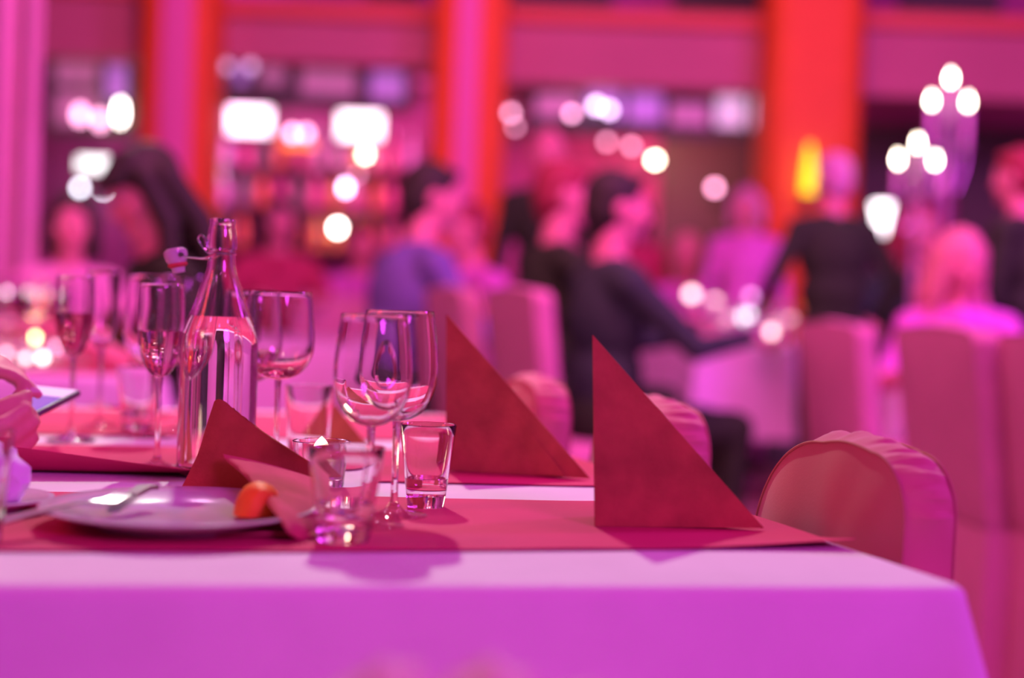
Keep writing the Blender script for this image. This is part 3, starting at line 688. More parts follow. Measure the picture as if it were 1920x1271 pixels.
for i, (px, py, r_, e, col, lb) in enumerate([(14, 548, .011, 18, (1, .78, .86), 'small pinkish added glint bead at the left edge, high on the left table'), (56, 549, .012, 24, (1, .90, .75), 'cream added glint bead beside the candlestick'), (77, 560, .010, 16, (1, .5, .2), 'small orange added glint bead right of the candlestick'), (12, 662, .009, 5, (1, .72, .80), 'small pink added glint bead low at the left edge'), (48, 672, .009, 6, (1, .85, .85), 'small white added glint bead low on the left table'), (80, 671, .011, 8, (1, .92, .86), 'larger white added glint bead low on the left table'), (85, 580, .012, 7, (1, .45, .75), 'faint pink added glint bead among the left glasses'), (40, 605, .012, 6, (1, .45, .75), 'faint rose added glint bead among the left glasses'), (108, 650, .012, 6, (1, .55, .8), 'faint rose added glint bead beside the leftmost flute')]):
    q = P(px, py, TZ + .02) if py > 640 else PD(px, py, 4.75 + .05 * i); hz = q.z - TZ
    t = thing('tealight', lb, 'candle', (q.x, q.y, TZ + .001), 0, 'beads added as glints on the left table')  # glowing beads added in place of glints on the table glasses
    mk('glint_bead', ball((0, 0, hz), r_, 8), lampmat(col, e), t); mk('stand', lathe([(0, 0), (.022, 0), (.020, .004), (.004, .007), (.004, max(hz - r_ * .8, .008)), (0, max(hz - r_ * .8, .008))], 12), M_silver, t)
def candle(t, x, y, z, h, r, fm, fl=1.0, name='candle'):
    c_ = mk(name, lathe([(0, z), (r, z), (r, z + h - .004), (r * .8, z + h), (0, z + h - .003)], 14), M_wax, t, loc=(x, y, 0))
    mk('wick', tube([(0, 0, z + h - .004), (0, 0, z + h + .006)], .001, 5), M_dark, c_)
    mk('flame', lathe([(0, z + h + .004), (.008 * fl, z + h + .014 * fl), (.009 * fl, z + h + .022 * fl), (.004 * fl, z + h + .040 * fl), (0, z + h + .052 * fl)], 12), fm, c_)
    return c_
q = PD(54, 560, 4.9)
t = thing('candlestick', 'cream candle on a short stick farther back on the left table', 'candle', (q.x, q.y, TZ + .001))
mk('stick', lathe([(0, 0), (.04, 0), (.038, .006), (.008, .015), (.006, .05), (.018, .06), (.016, .07), (0, .07)], 18), M_silver, t)
candle(t, 0, 0, .068, q.z - TZ - .068 - .02, .010, M_flame, .6)
def candelabrum(label, px, d, tz, flames, cl, fl=1.0):
    """flames: pixel positions of the flames; the first one is on the stem"""
    pts = [PD(x, y, d) for x, y in flames]; o = V3((pts[0].x, d, tz))
    t = thing('candelabrum', label, 'candelabrum', o, 0, 'candelabra on the far right table')
    ht = pts[0].z - tz - .022 * fl - cl
    mk('base', lathe([(0, 0), (.09, 0), (.092, .01), (.06, .025), (.02, .05), (.014, .08), (0, .08)], 24), M_silver, t)
    mk('stem', lathe([(0, .07), (.012, .07), (.018, ht * .25), (.010, ht * .3), (.016, ht * .45), (.009, ht * .5), (.014, ht * .75), (.022, ht * .8), (.010, ht * .86), (.012, ht - .02), (0, ht - .02)], 16), M_silver, t)
    for i, p in enumerate(pts):
        q = p - o; zc = q.z - .022 * fl - cl
        cup = mk('drip_cup', xf(lathe([(0, -.03), (.012, -.028), (.014, -.01), (.030, .0), (.028, .004), (.014, .002), (0, .002)], 16), T(q.x, 0, zc)), M_silver, t)
        if i:
            yy = (.0 if i % 2 else .05)
            mk('arm', tube(spline([(0, 0, ht * .80), (q.x * .5, 0, ht * .72), (q.x * .95, 0, zc - .09), (q.x, 0, zc - .025)], 6), .006, 8), M_silver, t)
        candle(t, q.x, 0, zc, cl, .013, M_flame, fl)
    return t
candelabrum('taller candelabrum with three lit candles at far right', 1783, 6.4, .7605, [(1783, 148), (1747, 190), (1815, 192)], .17, 1.25)
candelabrum('lower candelabrum with four lit candles left of the taller one', 1720, 6.6, .7605, [(1721, 270), (1684, 300), (1753, 302), (1719, 306)], .13, 1.25)

# white lamp beside the standing man in the dark suit
q = PD(1652, 440, 7.9); zt = PD(1644, 382, 7.9).z; hl = zt - q.z
t = thing('floor_lamp', 'bright white tapered floor lamp between the standing man and the candelabra', 'lamp', (q.x, 7.9, 0))
mk('shade', lathe([(0, q.z), (.022, q.z), (.055, zt), (.050, zt + .004), (0, zt)], 20), lampmat((1, .97, .97), 5.5), t)
mk('pole', lathe([(0, 0), (.012, 0), (.012, q.z), (0, q.z)], 10), M_metal, t); mk('base', lathe([(0, 0), (.14, 0), (.14, .015), (.02, .03), (0, .03)], 20), M_metal, t)

# ------------------------------------------------------------------ chairs with covers
def chair(label, loc, face, zt=.84, wd=.38, th=.055, cr=.13, cr2=None, lean=0.0, cm=None, sm=None, seat_z=.46, wr=.004, tb=.010, lobes=1, group=None, name='banquet_chair', seat_d=.42):
    """local: sitter looks along +Y, backrest at y=0 (its face) to y=-th"""
    cm = cm or M_chair; sm = sm or M_seam
    f = V3((face[0], face[1], 0)).normalized(); rz = math.atan2(-f.x, f.y)
    t = thing(name, label, 'chair', loc, rz, group)
    z0 = seat_z - .02; hw = wd / 2; ol = []; cr2 = cr2 or cr
    n = 12
    for k in range(9): ol.append((-hw * (.94 + .06 * k / 8), z0 + (zt - cr - z0) * k / 8))
    for k in range(1, n + 1):
        a = math.pi - math.pi / 2 * k / n; ol.append((-hw + cr + cr * math.cos(a), zt - cr + cr * math.sin(a) * (1 - .0)))
    top = zt; m = 8 * lobes
    for k in range(1, m): ol.append((-hw + cr + (wd - cr - cr2) * k / m, zt + tb * abs(math.sin(lobes * math.pi * k / m))))
    for k in range(0, n):
        a = math.pi / 2 - math.pi / 2 * k / n; ol.append((hw - cr2 + cr2 * math.cos(a), zt - cr2 + cr2 * math.sin(a)))
    for k in range(8, -1, -1): ol.append((hw * (.94 + .06 * k / 8), z0 + (zt - cr2 - z0) * k / 8))
    cxz = (0, (z0 + zt) / 2)
    def LN(x, y, z): return V3((x, y - (z - seat_z) * math.tan(lean), z))
    def face_panel(sgn, y0, bul):
        vs_, fs, N = [], [], len(ol)
        for s in (1, .93, .82, .65, .45, .22):
            for x, z in ol:
                px = x * s; pz = cxz[1] + (z - cxz[1]) * s
                b_ = bul * (1 - s ** 3) + (wr * .5 * mnoise.noise(V3((px * 16, pz * 16, sgn * 5))) if s < 1 else 0)
                vs_.append(LN(px, y0 + sgn * b_, pz))
        for l in range(5): fs += [(l * N + i, l * N + (i + 1) % N, (l + 1) * N + (i + 1) % N, (l + 1) * N + i) for i in range(N)]
        fs.append(tuple(range(5 * N, 6 * N))); return vs_, fs
    mk('front_panel', face_panel(1, 0, .014), cm, t); mk('back_panel', face_panel(-1, -th, .012), cm, t)
    rows = []
    dens = spline([V3((x, 0, z)) for x, z in ol], 4)
    for k in range(9):
        v = k / 8; r = []
        for i, p in enumerate(dens):
            c_ = V3((0, 0, min(p.z, zt - cr))); dr_ = (p - c_).normalized()
            g = .010 * math.sin(math.pi * v) + wr * math.sin(math.pi * v) * (mnoise.noise(V3((i * .30, v * 1.2, 3.1 + zt))) + .7 * math.sin(i * .55 + 2.5 * v))
            q = p + dr_ * g; r.append(LN(q.x, -th * v, q.z))
        rows.append(r)
    vs_ = [p for r in rows for p in r]; N = len(dens); fs = [(a * N + i, a * N + i + 1, (a + 1) * N + i + 1, (a + 1) * N + i) for a in range(8) for i in range(N - 1)]
    mk('gusset', (vs_, fs), cm, t)
    for y in (0.0005, -th - .0005): mk('seam', tube([LN(p.x * 1.004, y, p.z + .0012) for p in dens], .0016, 6), sm, t)
    mk('seat_cushion', box((0, seat_d / 2 - .0, seat_z), (wd + .02, seat_d, .075), .03, 3), cm, t)
    # skirt: pleated cloth round the seat down to the floor
    per = []; a0, b0_ = hw + .012, seat_d + .005
    cyc = [(-a0, -th - .01), (a0, -th - .01), (a0, b0_), (-a0, b0_)]
    for i in range(4):
        p, q2 = V3((*cyc[i], 0)), V3((*cyc[(i + 1) % 4], 0)); k_ = 14
        for k in range(k_): per.append(p.lerp(q2, k / k_))
    rows = []
    for k in range(7):
        v = k / 6; r = []
        for i, p in enumerate(per + per[:1]):
            nn = (p - V3((0, .18, 0))).normalized(); r.append(p + nn * (v * (.02 + .012 * math.sin(i * 1.57 + .6))) + V3((0, 0, seat_z - .01 - (seat_z - .02) * v)))
        rows.append(r)
    mk('skirt', sheet(rows, .003), cm, t)
    for sx in (-1, 1):
        for y in (.03, seat_d - .05): mk('leg', tube([(sx * (hw - .04), y, 0), (sx * (hw - .04), y, seat_z - .036)], .014, 8), M_metal, t)
    return t
left_face = -U
for k, (e, b, lb) in enumerate([(.050, .125, 'padded salmon chair nearest the front right corner of the table'), (.050, .665, 'second padded salmon chair, behind the right napkin'), (.050, 1.205, 'third padded salmon chair, behind the left napkin')]):
    wdt = .305
    chair(lb, TW(e, b + wdt / 2, 0) + V3((0, 0, 0)), -V3((math.cos(math.radians(17.5)), math.sin(math.radians(17.5)), 0)), zt=.826, cr=.06, cr2=.15, tb=.005, wd=wdt, group='padded chairs along the right side')
q = PD(815, 1262, .72)
chair('padded chair pushed up to the front of the table, only its blurred top showing', V3((q.x + .0, .74, 0)), (-.2, .98), zt=.753, wd=.40, cr=.15, tb=.014, lobes=2, cm=M_pink, sm=M_pink, group=None, seat_d=.3)

# covered chairs farther back: (top-left px, top-right px, top y, depth, facing, z)
BG = [(1546, 1674, 603, 5.1, (.96, .28), .93, 'square-backed rose chair right of the violet-lit tablecloth'),
      (1752, 1920, 618, 3.7, (.98, .18), .935, 'large square-backed rose chair right of the padded salmon chair'),
      (1962, 2110, 638, 3.35, (.98, .18), .925, 'square-backed rose chair cut off by the right edge of the frame'),
      (968, 1078, 550, 4.9, (.92, .39), 1.01, 'square-backed rose chair of the seated man in the navy suit'),
      (842, 942, 548, 5.5, (.92, .39), 1.01, 'square-backed rose chair of the seated man partly hidden by his neighbour'),
      (588, 668, 566, 8.55, (.30, -.95), .97, 'pale chair standing behind the far tablecloth')]
CH = []
for x0, x1, y, d, fc, zt, lb in BG:
    c_ = PD((x0 + x1) / 2, y, d); CH.append(chair(lb, V3((c_.x, d, 0)), fc, zt=zt, wd=.43, th=.07, cr=.035, lean=.13, cm=M_bgchair, sm=M_bgchair, wr=.002, group='covered chairs in the hall'))

# ------------------------------------------------------------------ glasses on the far tables (copies)
def scatter(kind, src, spots, labels_group):
    for i, (px, d, z) in enumerate(spots):
        o = src if i == 0 else copy_tree(src)
        q = PD(px, 600, d); o.location = (q.x, d, z); o.rotation_euler = (0, 0, i)
fg = stemware('wine_glass', 'blurred wine glass on the left table behind the flutes', (0, 0, 0), .042, .215, .105, .42, .86, None, None, seg=24, gm=M_thin, group='glasses on the left table', th=.002)
scatter('w', fg, [(-20, 4.0, TZ + .003), (22, 4.15, TZ + .003), (60, 3.95, TZ + .003), (88, 4.3, TZ + .003), (12, 4.6, TZ + .003), (112, 4.65, TZ + .003), (44, 4.45, TZ + .003), (-60, 4.3, TZ + .003), (128, 4.25, TZ + .003)], '')
fgf = stemware('champagne_flute', 'blurred champagne flute on the left table behind the flutes', (0, 0, 0), .028, .25, .12, .6, .95, .19, M_rose, seg=20, gm=M_thin, group='flutes on the left table', th=.002, cat='champagne flute')
scatter('f', fgf, [(38, 4.0, TZ + .003), (100, 3.98, TZ + .003), (4, 4.3, TZ + .003), (76, 4.7, TZ + .003)], '')
fg2 = stemware('wine_glass', 'blurred wine glass on the far table right of the seated men', (0, 0, 0), .042, .215, .105, .42, .86, None, None, seg=20, gm=M_thin, group='glasses on the far right-hand table', th=.002)
scatter('w', fg2, [(1330, 7.15, .802), (1370, 7.3, .802), (1410, 7.2, .802), (1455, 7.15, .802), (1490, 7.3, .802), (1285, 7.6, .802), (1345, 7.7, .802), (1430, 7.75, .802), (1395, 8.1, .802), (1310, 8.2, .802), (1250, 8.0, .802), (1480, 7.9, .802)], '')
fg3 = stemware('wine_glass', 'blurred wine glass on the far right table below the candelabra', (0, 0, 0), .045, .23, .105, .42, .88, None, None, seg=20, gm=M_thin, group='glasses under the candelabra', th=.002)
scatter('w', fg3, [(1700, 6.25, .762), (1880, 6.2, .762), (1850, 6.5, .762), (1760, 6.3, .762)], '')
nap0 = thing('napkin', 'pale folded napkin standing on the far table right of the seated men', 'napkin', (0, 0, 0), 0, 'pale napkins on the far table')
mk('near_panel', panel([V3((0, 0, .19)), V3((-.07, -.05, 0)), V3((.07, -.05, 0))], .004, n=6), M_pink, nap0); mk('far_panel', panel([V3((0, 0, .19)), V3((-.07, .05, 0)), V3((.07, .05, 0))], -.004, n=6), M_pink, nap0)
for i, (px, d) in enumerate([(1270, 8.3), (1350, 8.35), (1460, 8.3), (1232, 7.9), (1310, 7.35)]):
    o = nap0 if i == 0 else copy_tree(nap0); q = PD(px, 600, d); o.location = (q.x, d, .8035); o.rotation_euler = (0, 0, i * .7)
for px, py, r_, col, e, lb in [(1400, 594, .034, (.80, 1, 1), 5, 'round bluish white table candle on the far table, brightest one'), (1297, 552, .030, (1, .72, .72), 6, 'rose white table candle at the left of the far table'), (1447, 622, .024, (1, .72, .70), 6, 'warm white table candle near the cloth edge of the far table'), (1340, 566, .028, (1, .60, .66), 4, 'faint pink table candle in the middle of the far table'), (1520, 570, .026, (1, .36, .01), 5, 'orange table candle left of the square-backed chair'), (1598, 580, .022, (1, .55, .62), 6, 'pale pink table candle behind the square-backed chair'), (1408, 556, .022, (.95, .4, .9), 4, 'faint violet table candle on the far table'), (1480, 600, .022, (1, .6, .66), 4, 'faint rose table candle on the right of the far table'), (1365, 600, .026, (1, .6, .66), 3.2, 'faint rose table candle on the left half of the far table')]:
    d = 7.25 + (640 - py) * .012; q = PD(px, py, d); zt_ = .8025
    t = thing('table_candle', lb, 'candle', (q.x, d, zt_), 0, 'table candles on the far table'); hh = max(q.z - zt_, .02)
    if hh > .04: mk('stand', lathe([(0, 0), (.03, 0), (.028, .006), (.006, .012), (.006, hh - r_ * .6), (0, hh - r_ * .6)], 12), M_silver, t)
    mk('glow_globe', ball((0, 0, max(hh, r_)), r_, 10), lampmat(col, e), t)
    mk('ring', lathe([(r_ * .55, max(hh, r_) - r_ * .86), (r_ * .75, max(hh, r_) - r_ * .80), (r_ * .70, max(hh, r_) - r_ * .66), (r_ * .5, max(hh, r_) - r_ * .7)], 12), M_silver, t)
# ------------------------------------------------------------------ people: tapered volumes fused into one skin
def cap(p0, p1, r0, r1, tg): return ('c', V3(p0), V3(p1), r0, r1, tg)
def ell(c, r, tg, R=None): return ('e', V3(c), V3(r), R or Matrix.Identity(3), 0, tg)
def fuse(name, prims, mats, voxel, smooth=6, parent=None):
    parts = []
    for q in prims:
        if q[0] == 'c':
            _, a, b, r0, r1, _t = q; L_ = (b - a).length; ax = (b - a).normalized() if L_ > 1e-6 else V3((0, 0, 1)); n = 8
            pr = [(0, -r0)] + [(r0 * math.sin(math.pi / 2 * k / 4), -r0 * math.cos(math.pi / 2 * k / 4)) for k in range(1, 5)] + [(r1 * math.cos(math.pi / 2 * k / 4), L_ + r1 * math.sin(math.pi / 2 * k / 4)) for k in range(0, 4)] + [(0, L_ + r1)]
            parts.append(xf(lathe(pr, 12), Matrix.Translation(a) @ ax.to_track_quat('Z', 'Y').to_matrix().to_4x4()))
        else:
            _, c, r, R_, _, _t = q; parts.append(xf(ball((0, 0, 0), 1, 10), Matrix.Translation(c) @ R_.to_4x4() @ Matrix.Diagonal((*r, 1))))
    vf = join(*parts)
    me = bpy.data.meshes.new('tmp'); me.from_pydata([tuple(v) for v in vf[0]], [], vf[1])
    bm = bmesh.new(); bm.from_mesh(me); bmesh.ops.recalc_face_normals(bm, faces=bm.faces); bm.to_mesh(me); bm.free()
    o = link(bpy.data.objects.new('tmp', me))
    m = o.modifiers.new('r', 'REMESH'); m.mode = 'VOXEL'; m.voxel_size = voxel
    m2 = o.modifiers.new('s', 'SMOOTH'); m2.factor = .5; m2.iterations = smooth
    dg = bpy.context.evaluated_depsgraph_get(); ev = o.evaluated_get(dg)
    nm = bpy.data.meshes.new_from_object(ev); nm.name = name
    bpy.data.objects.remove(o); bpy.data.meshes.remove(me)
    tags = list(dict.fromkeys(q[5] for q in prims)); nm.materials.clear()
    for t_ in tags: nm.materials.append(mats[t_])
    N = len(nm.polygons); cen = np.empty(N * 3); nm.polygons.foreach_get('center', cen); cen = cen.reshape(-1, 3)
    best = np.full(N, 1e9); idx = np.zeros(N, int)
    for q in prims:
        if q[0] == 'c':
            a, b = np.array(q[1]), np.array(q[2]); ab = b - a; L2 = max(ab @ ab, 1e-12); t_ = np.clip((cen - a) @ ab / L2, 0, 1)
            dd = np.linalg.norm(cen - a - t_[:, None] * ab, axis=1) - (q[3] + (q[4] - q[3]) * t_)
        else:
            R_ = np.array(q[3]); loc = (cen - np.array(q[1])) @ R_; r = np.array(q[2]); k = np.linalg.norm(loc / r, axis=1); dd = (k - 1) * r.min()
        if q[5] in ('eye', 'lip', 'nail', 'shirt'): dd = dd - .003
        better = dd < best; best[better] = dd[better]; idx[better] = tags.index(q[5])
    nm.polygons.foreach_set('material_index', idx.tolist()); nm.polygons.foreach_set('use_smooth', [True] * N)
    ob = link(bpy.data.objects.new(name, nm)); ob.parent = parent
    return ob
def hand(w_, d, n, side, curl=(.5, .5, .55, .6), spread=.10, thumb=(.62, .68, .35), k=1.0, tg='skin', nails=False, tcurl=.3):
    """w wrist, d finger direction, n palm normal, side=+1 if the thumb lies along d x n"""
    d = V3(d).normalized(); n = V3(n); n = (n - d * n.dot(d)).normalized(); t = d.cross(n) * side; w_ = V3(w_); out = []
    Ls = [.070, .078, .073, .057]
    for i in range(4):
        off = .030 - .020 * i
        b = w_ + d * (.086 - .004 * abs(i - 1)) * k + t * off * k
        out.append(cap(w_ + t * off * .55 * k + d * .004 * k, b, .0135 * k, .0115 * k, tg))
        out.append(cap(w_ + t * off * .6 * k + d * .05 * k, b, .0140 * k, .0115 * k, tg))
        dir_ = (d + t * spread * (1.5 - i) * .5).normalized(); p = b; ang = 0; c_ = curl[i]; rr = [.0098, .0090, .0080, .0066] if i < 3 else [.0086, .0078, .0070, .0058]
        for j, fr in enumerate((.45, .30, .25)):
            ang += c_ * (.75, 1.05, .65)[j]; dd = dir_ * math.cos(ang) + n * math.sin(ang); q = p + dd * Ls[i] * fr * 1.12 * k
            out.append(cap(p, q, rr[j] * k, rr[j + 1] * k, tg)); 
            if j == 2 and nails:
                up = (dd.cross(t)).normalized(); up = up if up.dot(n) < 0 else -up
                R_ = Matrix((t, dd, up)).transposed(); out.append(ell(q + up * .0055 * k - dd * .002, (.0050, .0065, .0022), 'nail', R_))
            p = q
    p = w_ + d * .022 * k + t * .022 * k + n * .006 * k
    td = (d * thumb[0] + t * thumb[1] + n * thumb[2]).normalized(); out.append(cap(w_ + t * .008 * k, p, .0150 * k, .0145 * k, tg))
    for j, L_ in enumerate((.042, .034, .027)):
        q = p + td * L_ * k; out.append(cap(p, q, (.0145, .0112, .0100)[j] * k, (.0112, .0100, .0076)[j] * k, tg)); p = q
        td = (td + (d * .5 - t * .4 + n * .35) * tcurl).normalized()
    return out
def ik(s, w_, l1, l2, pole):
    v = w_ - s; D = min(v.length, (l1 + l2) * .985); v = v.normalized(); w_ = s + v * D
    a = (l1 * l1 - l2 * l2 + D * D) / (2 * D); h = math.sqrt(max(l1 * l1 - a * a, 0)); pp = pole - v * pole.dot(v); return s + v * a + pp.normalized() * h, w_
def person(label, loc, face, sit=True, hair='short', hairm=None, top=None, legs=None, skin=None, shirt=None, sleeve='top', lean=.15, look=(0, 0), k=1.0, wr=None, hands=None, voxel=.011, z0=0.0, roll=0, chest=1.0, group=None):
    f = V3((face[0], face[1], 0)).normalized(); rz = math.atan2(-f.x, f.y)
    t = thing('person', label, 'person', (loc[0], loc[1], z0), rz, group)
    mats = dict(skin=skin or M_skin, top=top or M_suit, legs=legs or M_suit, shoe=M_shoe, eye=M_eye, lip=M_lip, shirt=shirt or M_white, nail=M_nail)
    hz = .50 if sit else .94
    hip = V3((0, 0, hz)); s = V3((math.sin(roll), math.sin(lean), math.cos(lean))).normalized(); fw = V3((0, math.cos(lean), -math.sin(lean)))
    P_ = []
    P_ += [ell(hip + V3((0, 0, .02)), (.170, .125, .125), 'legs'), ell(hip + s * .16, (.155 * chest, .118 * chest, .16), 'top', None), ell(hip + s * .35, (.172 * chest, .122 * chest, .19), 'top')]
    sc = hip + s * .46
    shs = {}
    for sd in (-1, 1):
        sh = sc + V3((sd * .175 * chest, -.005, .0)); shs[sd] = sh
        P_ += [cap(sc + s * .02, sh, .078, .064, 'top')]
        hj = hip + V3((sd * .088, 0, 0))
        if sit: kn = hip + V3((sd * .11, .43, .0)); an = V3((sd * .11, .40, .075))
        else: kn = V3((sd * .10, .02, .50)); an = V3((sd * .105, -.02, .075))
        P_ += [cap(hj, kn, .090, .062, 'legs'), cap(kn, an, .060, .042, 'legs'), cap(an + V3((0, -.03, -.02)), an + V3((0, .16, -.04)), .042, .034, 'shoe')]
    hc = hip + s * .60 + V3((0, .025, .105))
    P_ += [cap(hip + s * .50, hc - V3((0, .015, .05)), .060, .052, 'skin'), ell(hip + s * .475 + fw * .07, (.045, .05, .07), 'shirt' if shirt else 'top')]
    HR = Matrix.Rotation(look[0], 3, 'Z') @ Matrix.Rotation(look[1], 3, 'X')
    def H(x, y, z): return hc + HR @ V3((x, y, z))
    P_ += [ell(H(0, -.012, .025), (.076, .094, .098), 'skin', HR), ell(H(0, .020, -.045), (.058, .068, .072), 'skin', HR), ell(H(0, .070, -.092), (.026, .022, .020), 'skin', HR),
           cap(H(0, .086, .012), H(0, .106, -.030), .009, .014, 'skin'), cap(H(-.035, .078, .034), H(.035, .078, .034), .012, .012, 'skin'),
           ell(H(0, .086, -.062), (.022, .008, .0075), 'lip', HR)]
    for sd in (-1, 1):
        P_ += [ell(H(sd * .078, -.006, -.005), (.010, .019, .032), 'skin', HR), ell(H(sd * .045, .060, -.025), (.024, .024, .028), 'skin', HR)]
    wr = wr or ((V3((-.17, .43, .80)), V3((.17, .43, .80))) if sit else (V3((-.24, .06, .80)), V3((.24, .06, .80))))
    inv = Matrix.Rotation(-rz, 3, 'Z')
    for i, sd in enumerate((-1, 1)):
        target = V3(wr[i]); pole = V3((sd * .6, -.4, -.7)); el, wp = ik(shs[sd], target, .29, .255, pole)
        P_ += [cap(shs[sd], el, .056, .043, 'top'), cap(el, wp, .042, .029, 'top' if sleeve == 'top' else 'skin')]
        if hands and hands[i]:
            hd = dict(hands[i]); P_ += hand(wp, hd.pop('d'), hd.pop('n'), hd.pop('side'), **hd)
        else:
            d_ = (wp - el).normalized(); d_ = V3((d_.x - sd * .25, d_.y + (.5 if sit else 0), d_.z * (.2 if sit else 1))).normalized(); nn = V3((0, -.25, -1)) if sit else V3((-sd, 0, 0))
            P_ += hand(wp, d_, nn, 1 if (d_.cross(nn)).x * -sd > 0 else -1, k=.95)
    body = fuse('body', P_, mats, voxel, 5 if voxel > .008 else 3, t)
    for sd in (-1, 1):
        e_ = mk('eye', ball((0, 0, 0), .0115, 10), M_eyew, t, loc=H(sd * .030, .078, .010)); fwd = (HR @ V3((0, 1, 0)))
        mk('iris', xf(lathe([(0, .0022), (.0035, .0018), (.0052, 0), (0, -.001)], 12), fwd.to_track_quat('Z', 'Y').to_matrix().to_4x4()), M_eye, e_, loc=fwd * .0102)
    hm = hairm or M_hairD; Q = []
    Q += [ell(H(0, -.022, .045), (.084, .098, .092), 'h', HR), ell(H(0, -.045, .0), (.080, .075, .085), 'h', HR)]
    if hair == 'short': Q += [cap(H(0, -.06, -.03), H(0, -.055, -.055), .055, .05, 'h'), cap(H(-.035, .055, .092), H(.04, .058, .092), .022, .022, 'h')]
    if hair in ('long', 'fringe'):
        for x in (-.07, -.035, 0, .035, .07):
            Q += [cap(H(x, -.05, .03), H(x * 1.25, -.085, -.12), .042, .040, 'h'), cap(H(x * 1.25, -.085, -.12), hip + s * .30 + V3((x * 1.5, -.135, 0)), .040, .030, 'h')]
        for sd in (-1, 1): Q += [cap(H(sd * .075, .01, .05), H(sd * .09, .0, -.10), .026, .030, 'h'), cap(H(sd * .09, .0, -.10), hip + s * .40 + V3((sd * .12, .02, 0)), .030, .022, 'h')]
    if hair == 'fringe':
        for x in (-.05, -.025, 0, .025, .05): Q += [cap(H(x, .02, .10), H(x * 1.1, .088, .055), .030, .022, 'h')]
    if hair == 'bob':
        for x in (-.07, -.035, 0, .035, .07): Q += [cap(H(x, -.05, .03), H(x * 1.2, -.075, -.11), .042, .034, 'h')]
        for sd in (-1, 1): Q += [cap(H(sd * .078, .01, .05), H(sd * .09, .01, -.09), .026, .026, 'h')]
    if hair == 'bun': Q += [ell(H(0, -.12, .06), (.045, .045, .045), 'h', HR)]
    if hair != 'bald': fuse('hair', Q, {'h': hm}, .010, 4, t)
    t.scale = (k, k, k)
    return t
def at(px, d): q = PD(px, 600, d); return (q.x, d)
# seated pair in dark suits with their chairs' facing
fc = (.80, .60)
person('seated man in a dark navy suit with short dark hair, right of centre', at(1138, 5.05), (.93, .36), hair='short', top=M_navy, lean=.0, look=(-.2, 0), k=1.09)
person('seated man in a charcoal suit, partly hidden behind the man in navy', at(1016, 5.75), (.93, .36), hair='short', hairm=M_hairR, top=M_suit, lean=.08, look=(-.3, 0), k=1.17)
person('man in a lavender shirt with short dark hair leaning over the far table', at(716, 5.75), (.80, .45), hair='short', top=M_lav, legs=M_navy, lean=.26, look=(-.3, -.12), k=1.17, sleeve='top', chest=1.08)
person('dark-haired woman bending her head left behind the bottle', (PD(405, 600, 4.2).x, 4.2), (-.93, -.36), hair='fringe', top=M_suit, lean=.30, look=(.15, -.42), k=1.06, sleeve='skin')
person('standing man in a dark suit turned away, in front of the widest red column', at(1560, 6.62), (-.35, .93), sit=False, hair='short', hairm=M_hairG, top=M_suit, lean=.03, wr=(V3((-.30, .18, 1.02)), V3((.28, .10, .95))), chest=1.12, k=.97)
person('blond woman in a violet top seated behind the large square-backed chair', at(1792, 5.4), (-.15, -1), hair='long', hairm=M_hairB, top=M_mag, legs=M_mag, lean=.12, look=(.5, -.15), k=.98, sleeve='skin')
person('auburn-haired woman seated left of the blond woman', at(1722, 7.25), (-.4, -.9), hair='long', hairm=M_hairR, top=M_navy, lean=.12, look=(.5, 0), k=1.17)
person('man in a dark suit standing at the right edge of the frame', at(1912, 5.6), (-.6, .6), sit=False, hair='short', hairm=M_hairR, top=M_suit, lean=.02, k=.93)
person('standing person in dark clothes behind the seated men, face lit pink', at(1018, 7.6), (-.1, -1), sit=False, hair='bald', top=M_suit, lean=.02, k=1.08, group=None)
person('woman in a magenta blouse standing behind the far table', at(1394, 8.75), (-.3, -1), sit=False, hair='bob', hairm=M_hairG, top=M_mag, legs=M_mag, lean=.05, k=.98)
person('person in a magenta top with pale hair seated behind the candles', at(1282, 9.2), (-.1, -1), hair='bun', hairm=M_hairB, top=M_mag, k=1.1, lean=.05)
person('woman in a pink blouse with dark hair, at left behind the left table', at(118, 6.1), (.5, -.85), hair='bob', hairm=M_hairD, top=M_pink, k=1.03, sleeve='skin', look=(-.3, 0))
person('person with dark hair and red top between the bottle and the far tablecloth', at(512, 9.0), (.3, -.9), hair='bob', hairm=M_hairD, top=M_redtop, k=1.2)
person('person in a pink blouse in front of the bright low wall lamp', at(668, 9.3), (.3, -1), hair='short', hairm=M_hairR, top=M_mag, k=1.10)
person('person in a violet shirt talking to the man in lavender', at(918, 7.3), (-.8, -.5), hair='short', hairm=M_hairR, top=M_mag, k=1.12, lean=.2)
person('woman in a red top standing by the dark doorway', at(1178, 9.4), (.2, -1), sit=False, hair='long', hairm=M_hairD, top=M_redtop, legs=M_redtop, k=.96)

# seats under the people who have no visible chair: covered stools
stl = None
for i, (px, d, sz) in enumerate([(716, 5.75, 1), (405, 4.2, 1), (1792, 5.4, 1), (1722, 7.25, 1), (1282, 9.2, 1), (118, 6.1, 1), (512, 9.0, 1), (668, 9.3, 1), (918, 7.3, 1)]):
    if stl is None:
        stl = thing('stool', 'low covered stool under a seated guest', 'stool', (0, 0, 0), 0, 'stools under seated guests')
        mk('seat', lathe([(0, .33), (.17, .33), (.19, .35), (.19, .39), (.17, .41), (0, .41)], 20), M_bgchair, stl)
        for a in range(4): mk('leg', tube([(.13 * math.cos(a * 1.571 + .78), .13 * math.sin(a * 1.571 + .78), 0), (.11 * math.cos(a * 1.571 + .78), .11 * math.sin(a * 1.571 + .78), .335)], .014, 6), M_metal, stl)
        o = stl
    else: o = copy_tree(stl)
    o.location = (*at(px, d), 0)

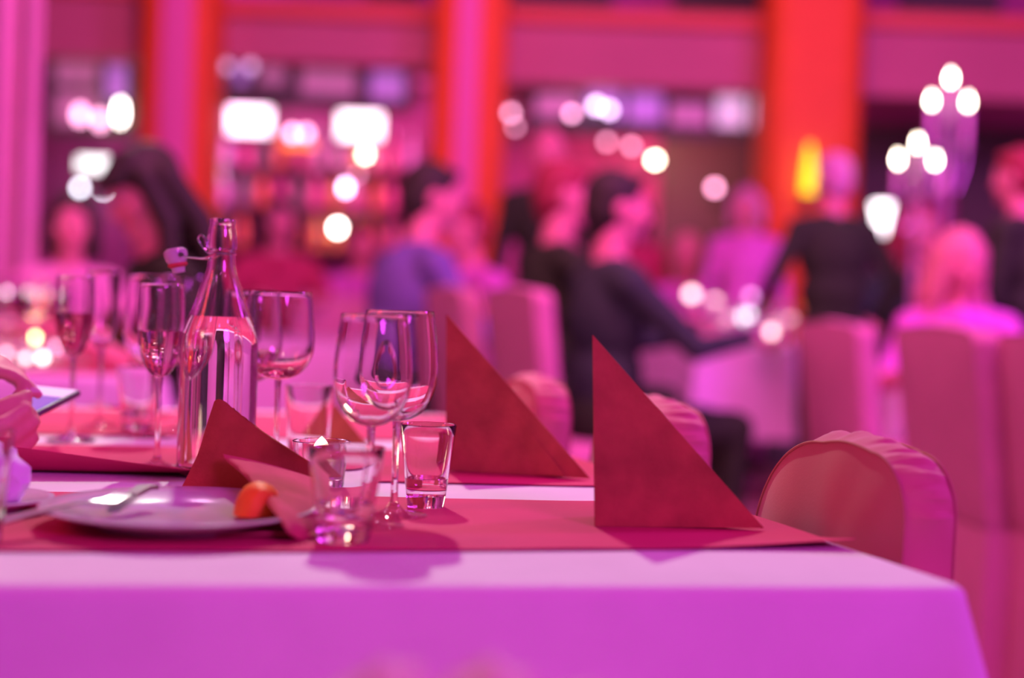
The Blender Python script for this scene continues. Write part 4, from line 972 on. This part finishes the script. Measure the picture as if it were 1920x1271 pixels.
# ------------------------------------------------------------------ phone and the guest holding it at the left edge
pc = PD(43, 783, 1.72); Lx = V3((.027, .130, .027)).normalized(); Sx = V3((-.066, .016, .004)); Sx = (Sx - Lx * Sx.dot(Lx)).normalized(); Nx = Lx.cross(Sx).normalized()
if Nx.z < 0: Nx = -Nx
pm = Matrix((Lx, Sx, Nx)).transposed().to_4x4(); pm.translation = pc
ph = thing('phone', 'phone with a lit screen held in two hands at the left edge', 'phone', (0, 0, 0)); ph.matrix_world = pm
mk('case', box((.068, .034, -.005), (.142, .072, .0085), .003, 3), M_black, ph)
mk('display', box((.050, .034, -.0004), (.090, .064, .0012), .0004, 1), M_screen, ph, smooth=False)
mk('display_panel', box((.116, .034, -.0004), (.036, .064, .0012), .0004, 1), M_screenw, ph, smooth=False)
pl_ = V3((-1.12, 1.50, 0)); fcp = V3((.86, .50, 0)).normalized(); rzp = math.atan2(-fcp.x, fcp.y); inv = Matrix.Rotation(-rzp, 3, 'Z')
def lp(p): return inv @ (V3(p) - pl_)
def ld(v): return inv @ V3(v)
ctr = pc + Lx * .05 + Sx * .036
w1 = PD(-122, 866, 1.66)                     # right hand, holds the phone from below
w2 = PD(-128, 696, 1.78)                    # left hand, index finger over the screen
h1 = dict(d=ld(V3((.80, .28, .20))), n=ld(V3((-.35, .75, .35))), side=1, curl=(.85, .9, .9, .95), nails=True, thumb=(.92, .30, .30))
h2 = dict(d=ld(V3((.97, -.08, .12))), n=ld(V3((.1, .10, -1))), side=1, curl=(.34, .80, .9, .95), nails=True, thumb=(.85, .35, .45))
for h_ in (h1,):                            # thumb up
    if (h_['d'].cross(h_['n'])).z < 0: h_['side'] = -1
if (h2['d'].cross(h2['n'])).dot(ld(V3((0, -1, 0)))) < 0: h2['side'] = -1
person('guest at the left edge holding a phone, only the hands in view', pl_, fcp, hair='short', top=M_pink, legs=M_navy, lean=.30, sleeve='skin', wr=(lp(w2), lp(w1)), hands=(h2, h1), voxel=.0055, look=(0, -.35))
chair('padded salmon chair of the guest with the phone, left of the foreground table', pl_ + fcp * -.16 , fcp, zt=.838, wd=.40, group=None)
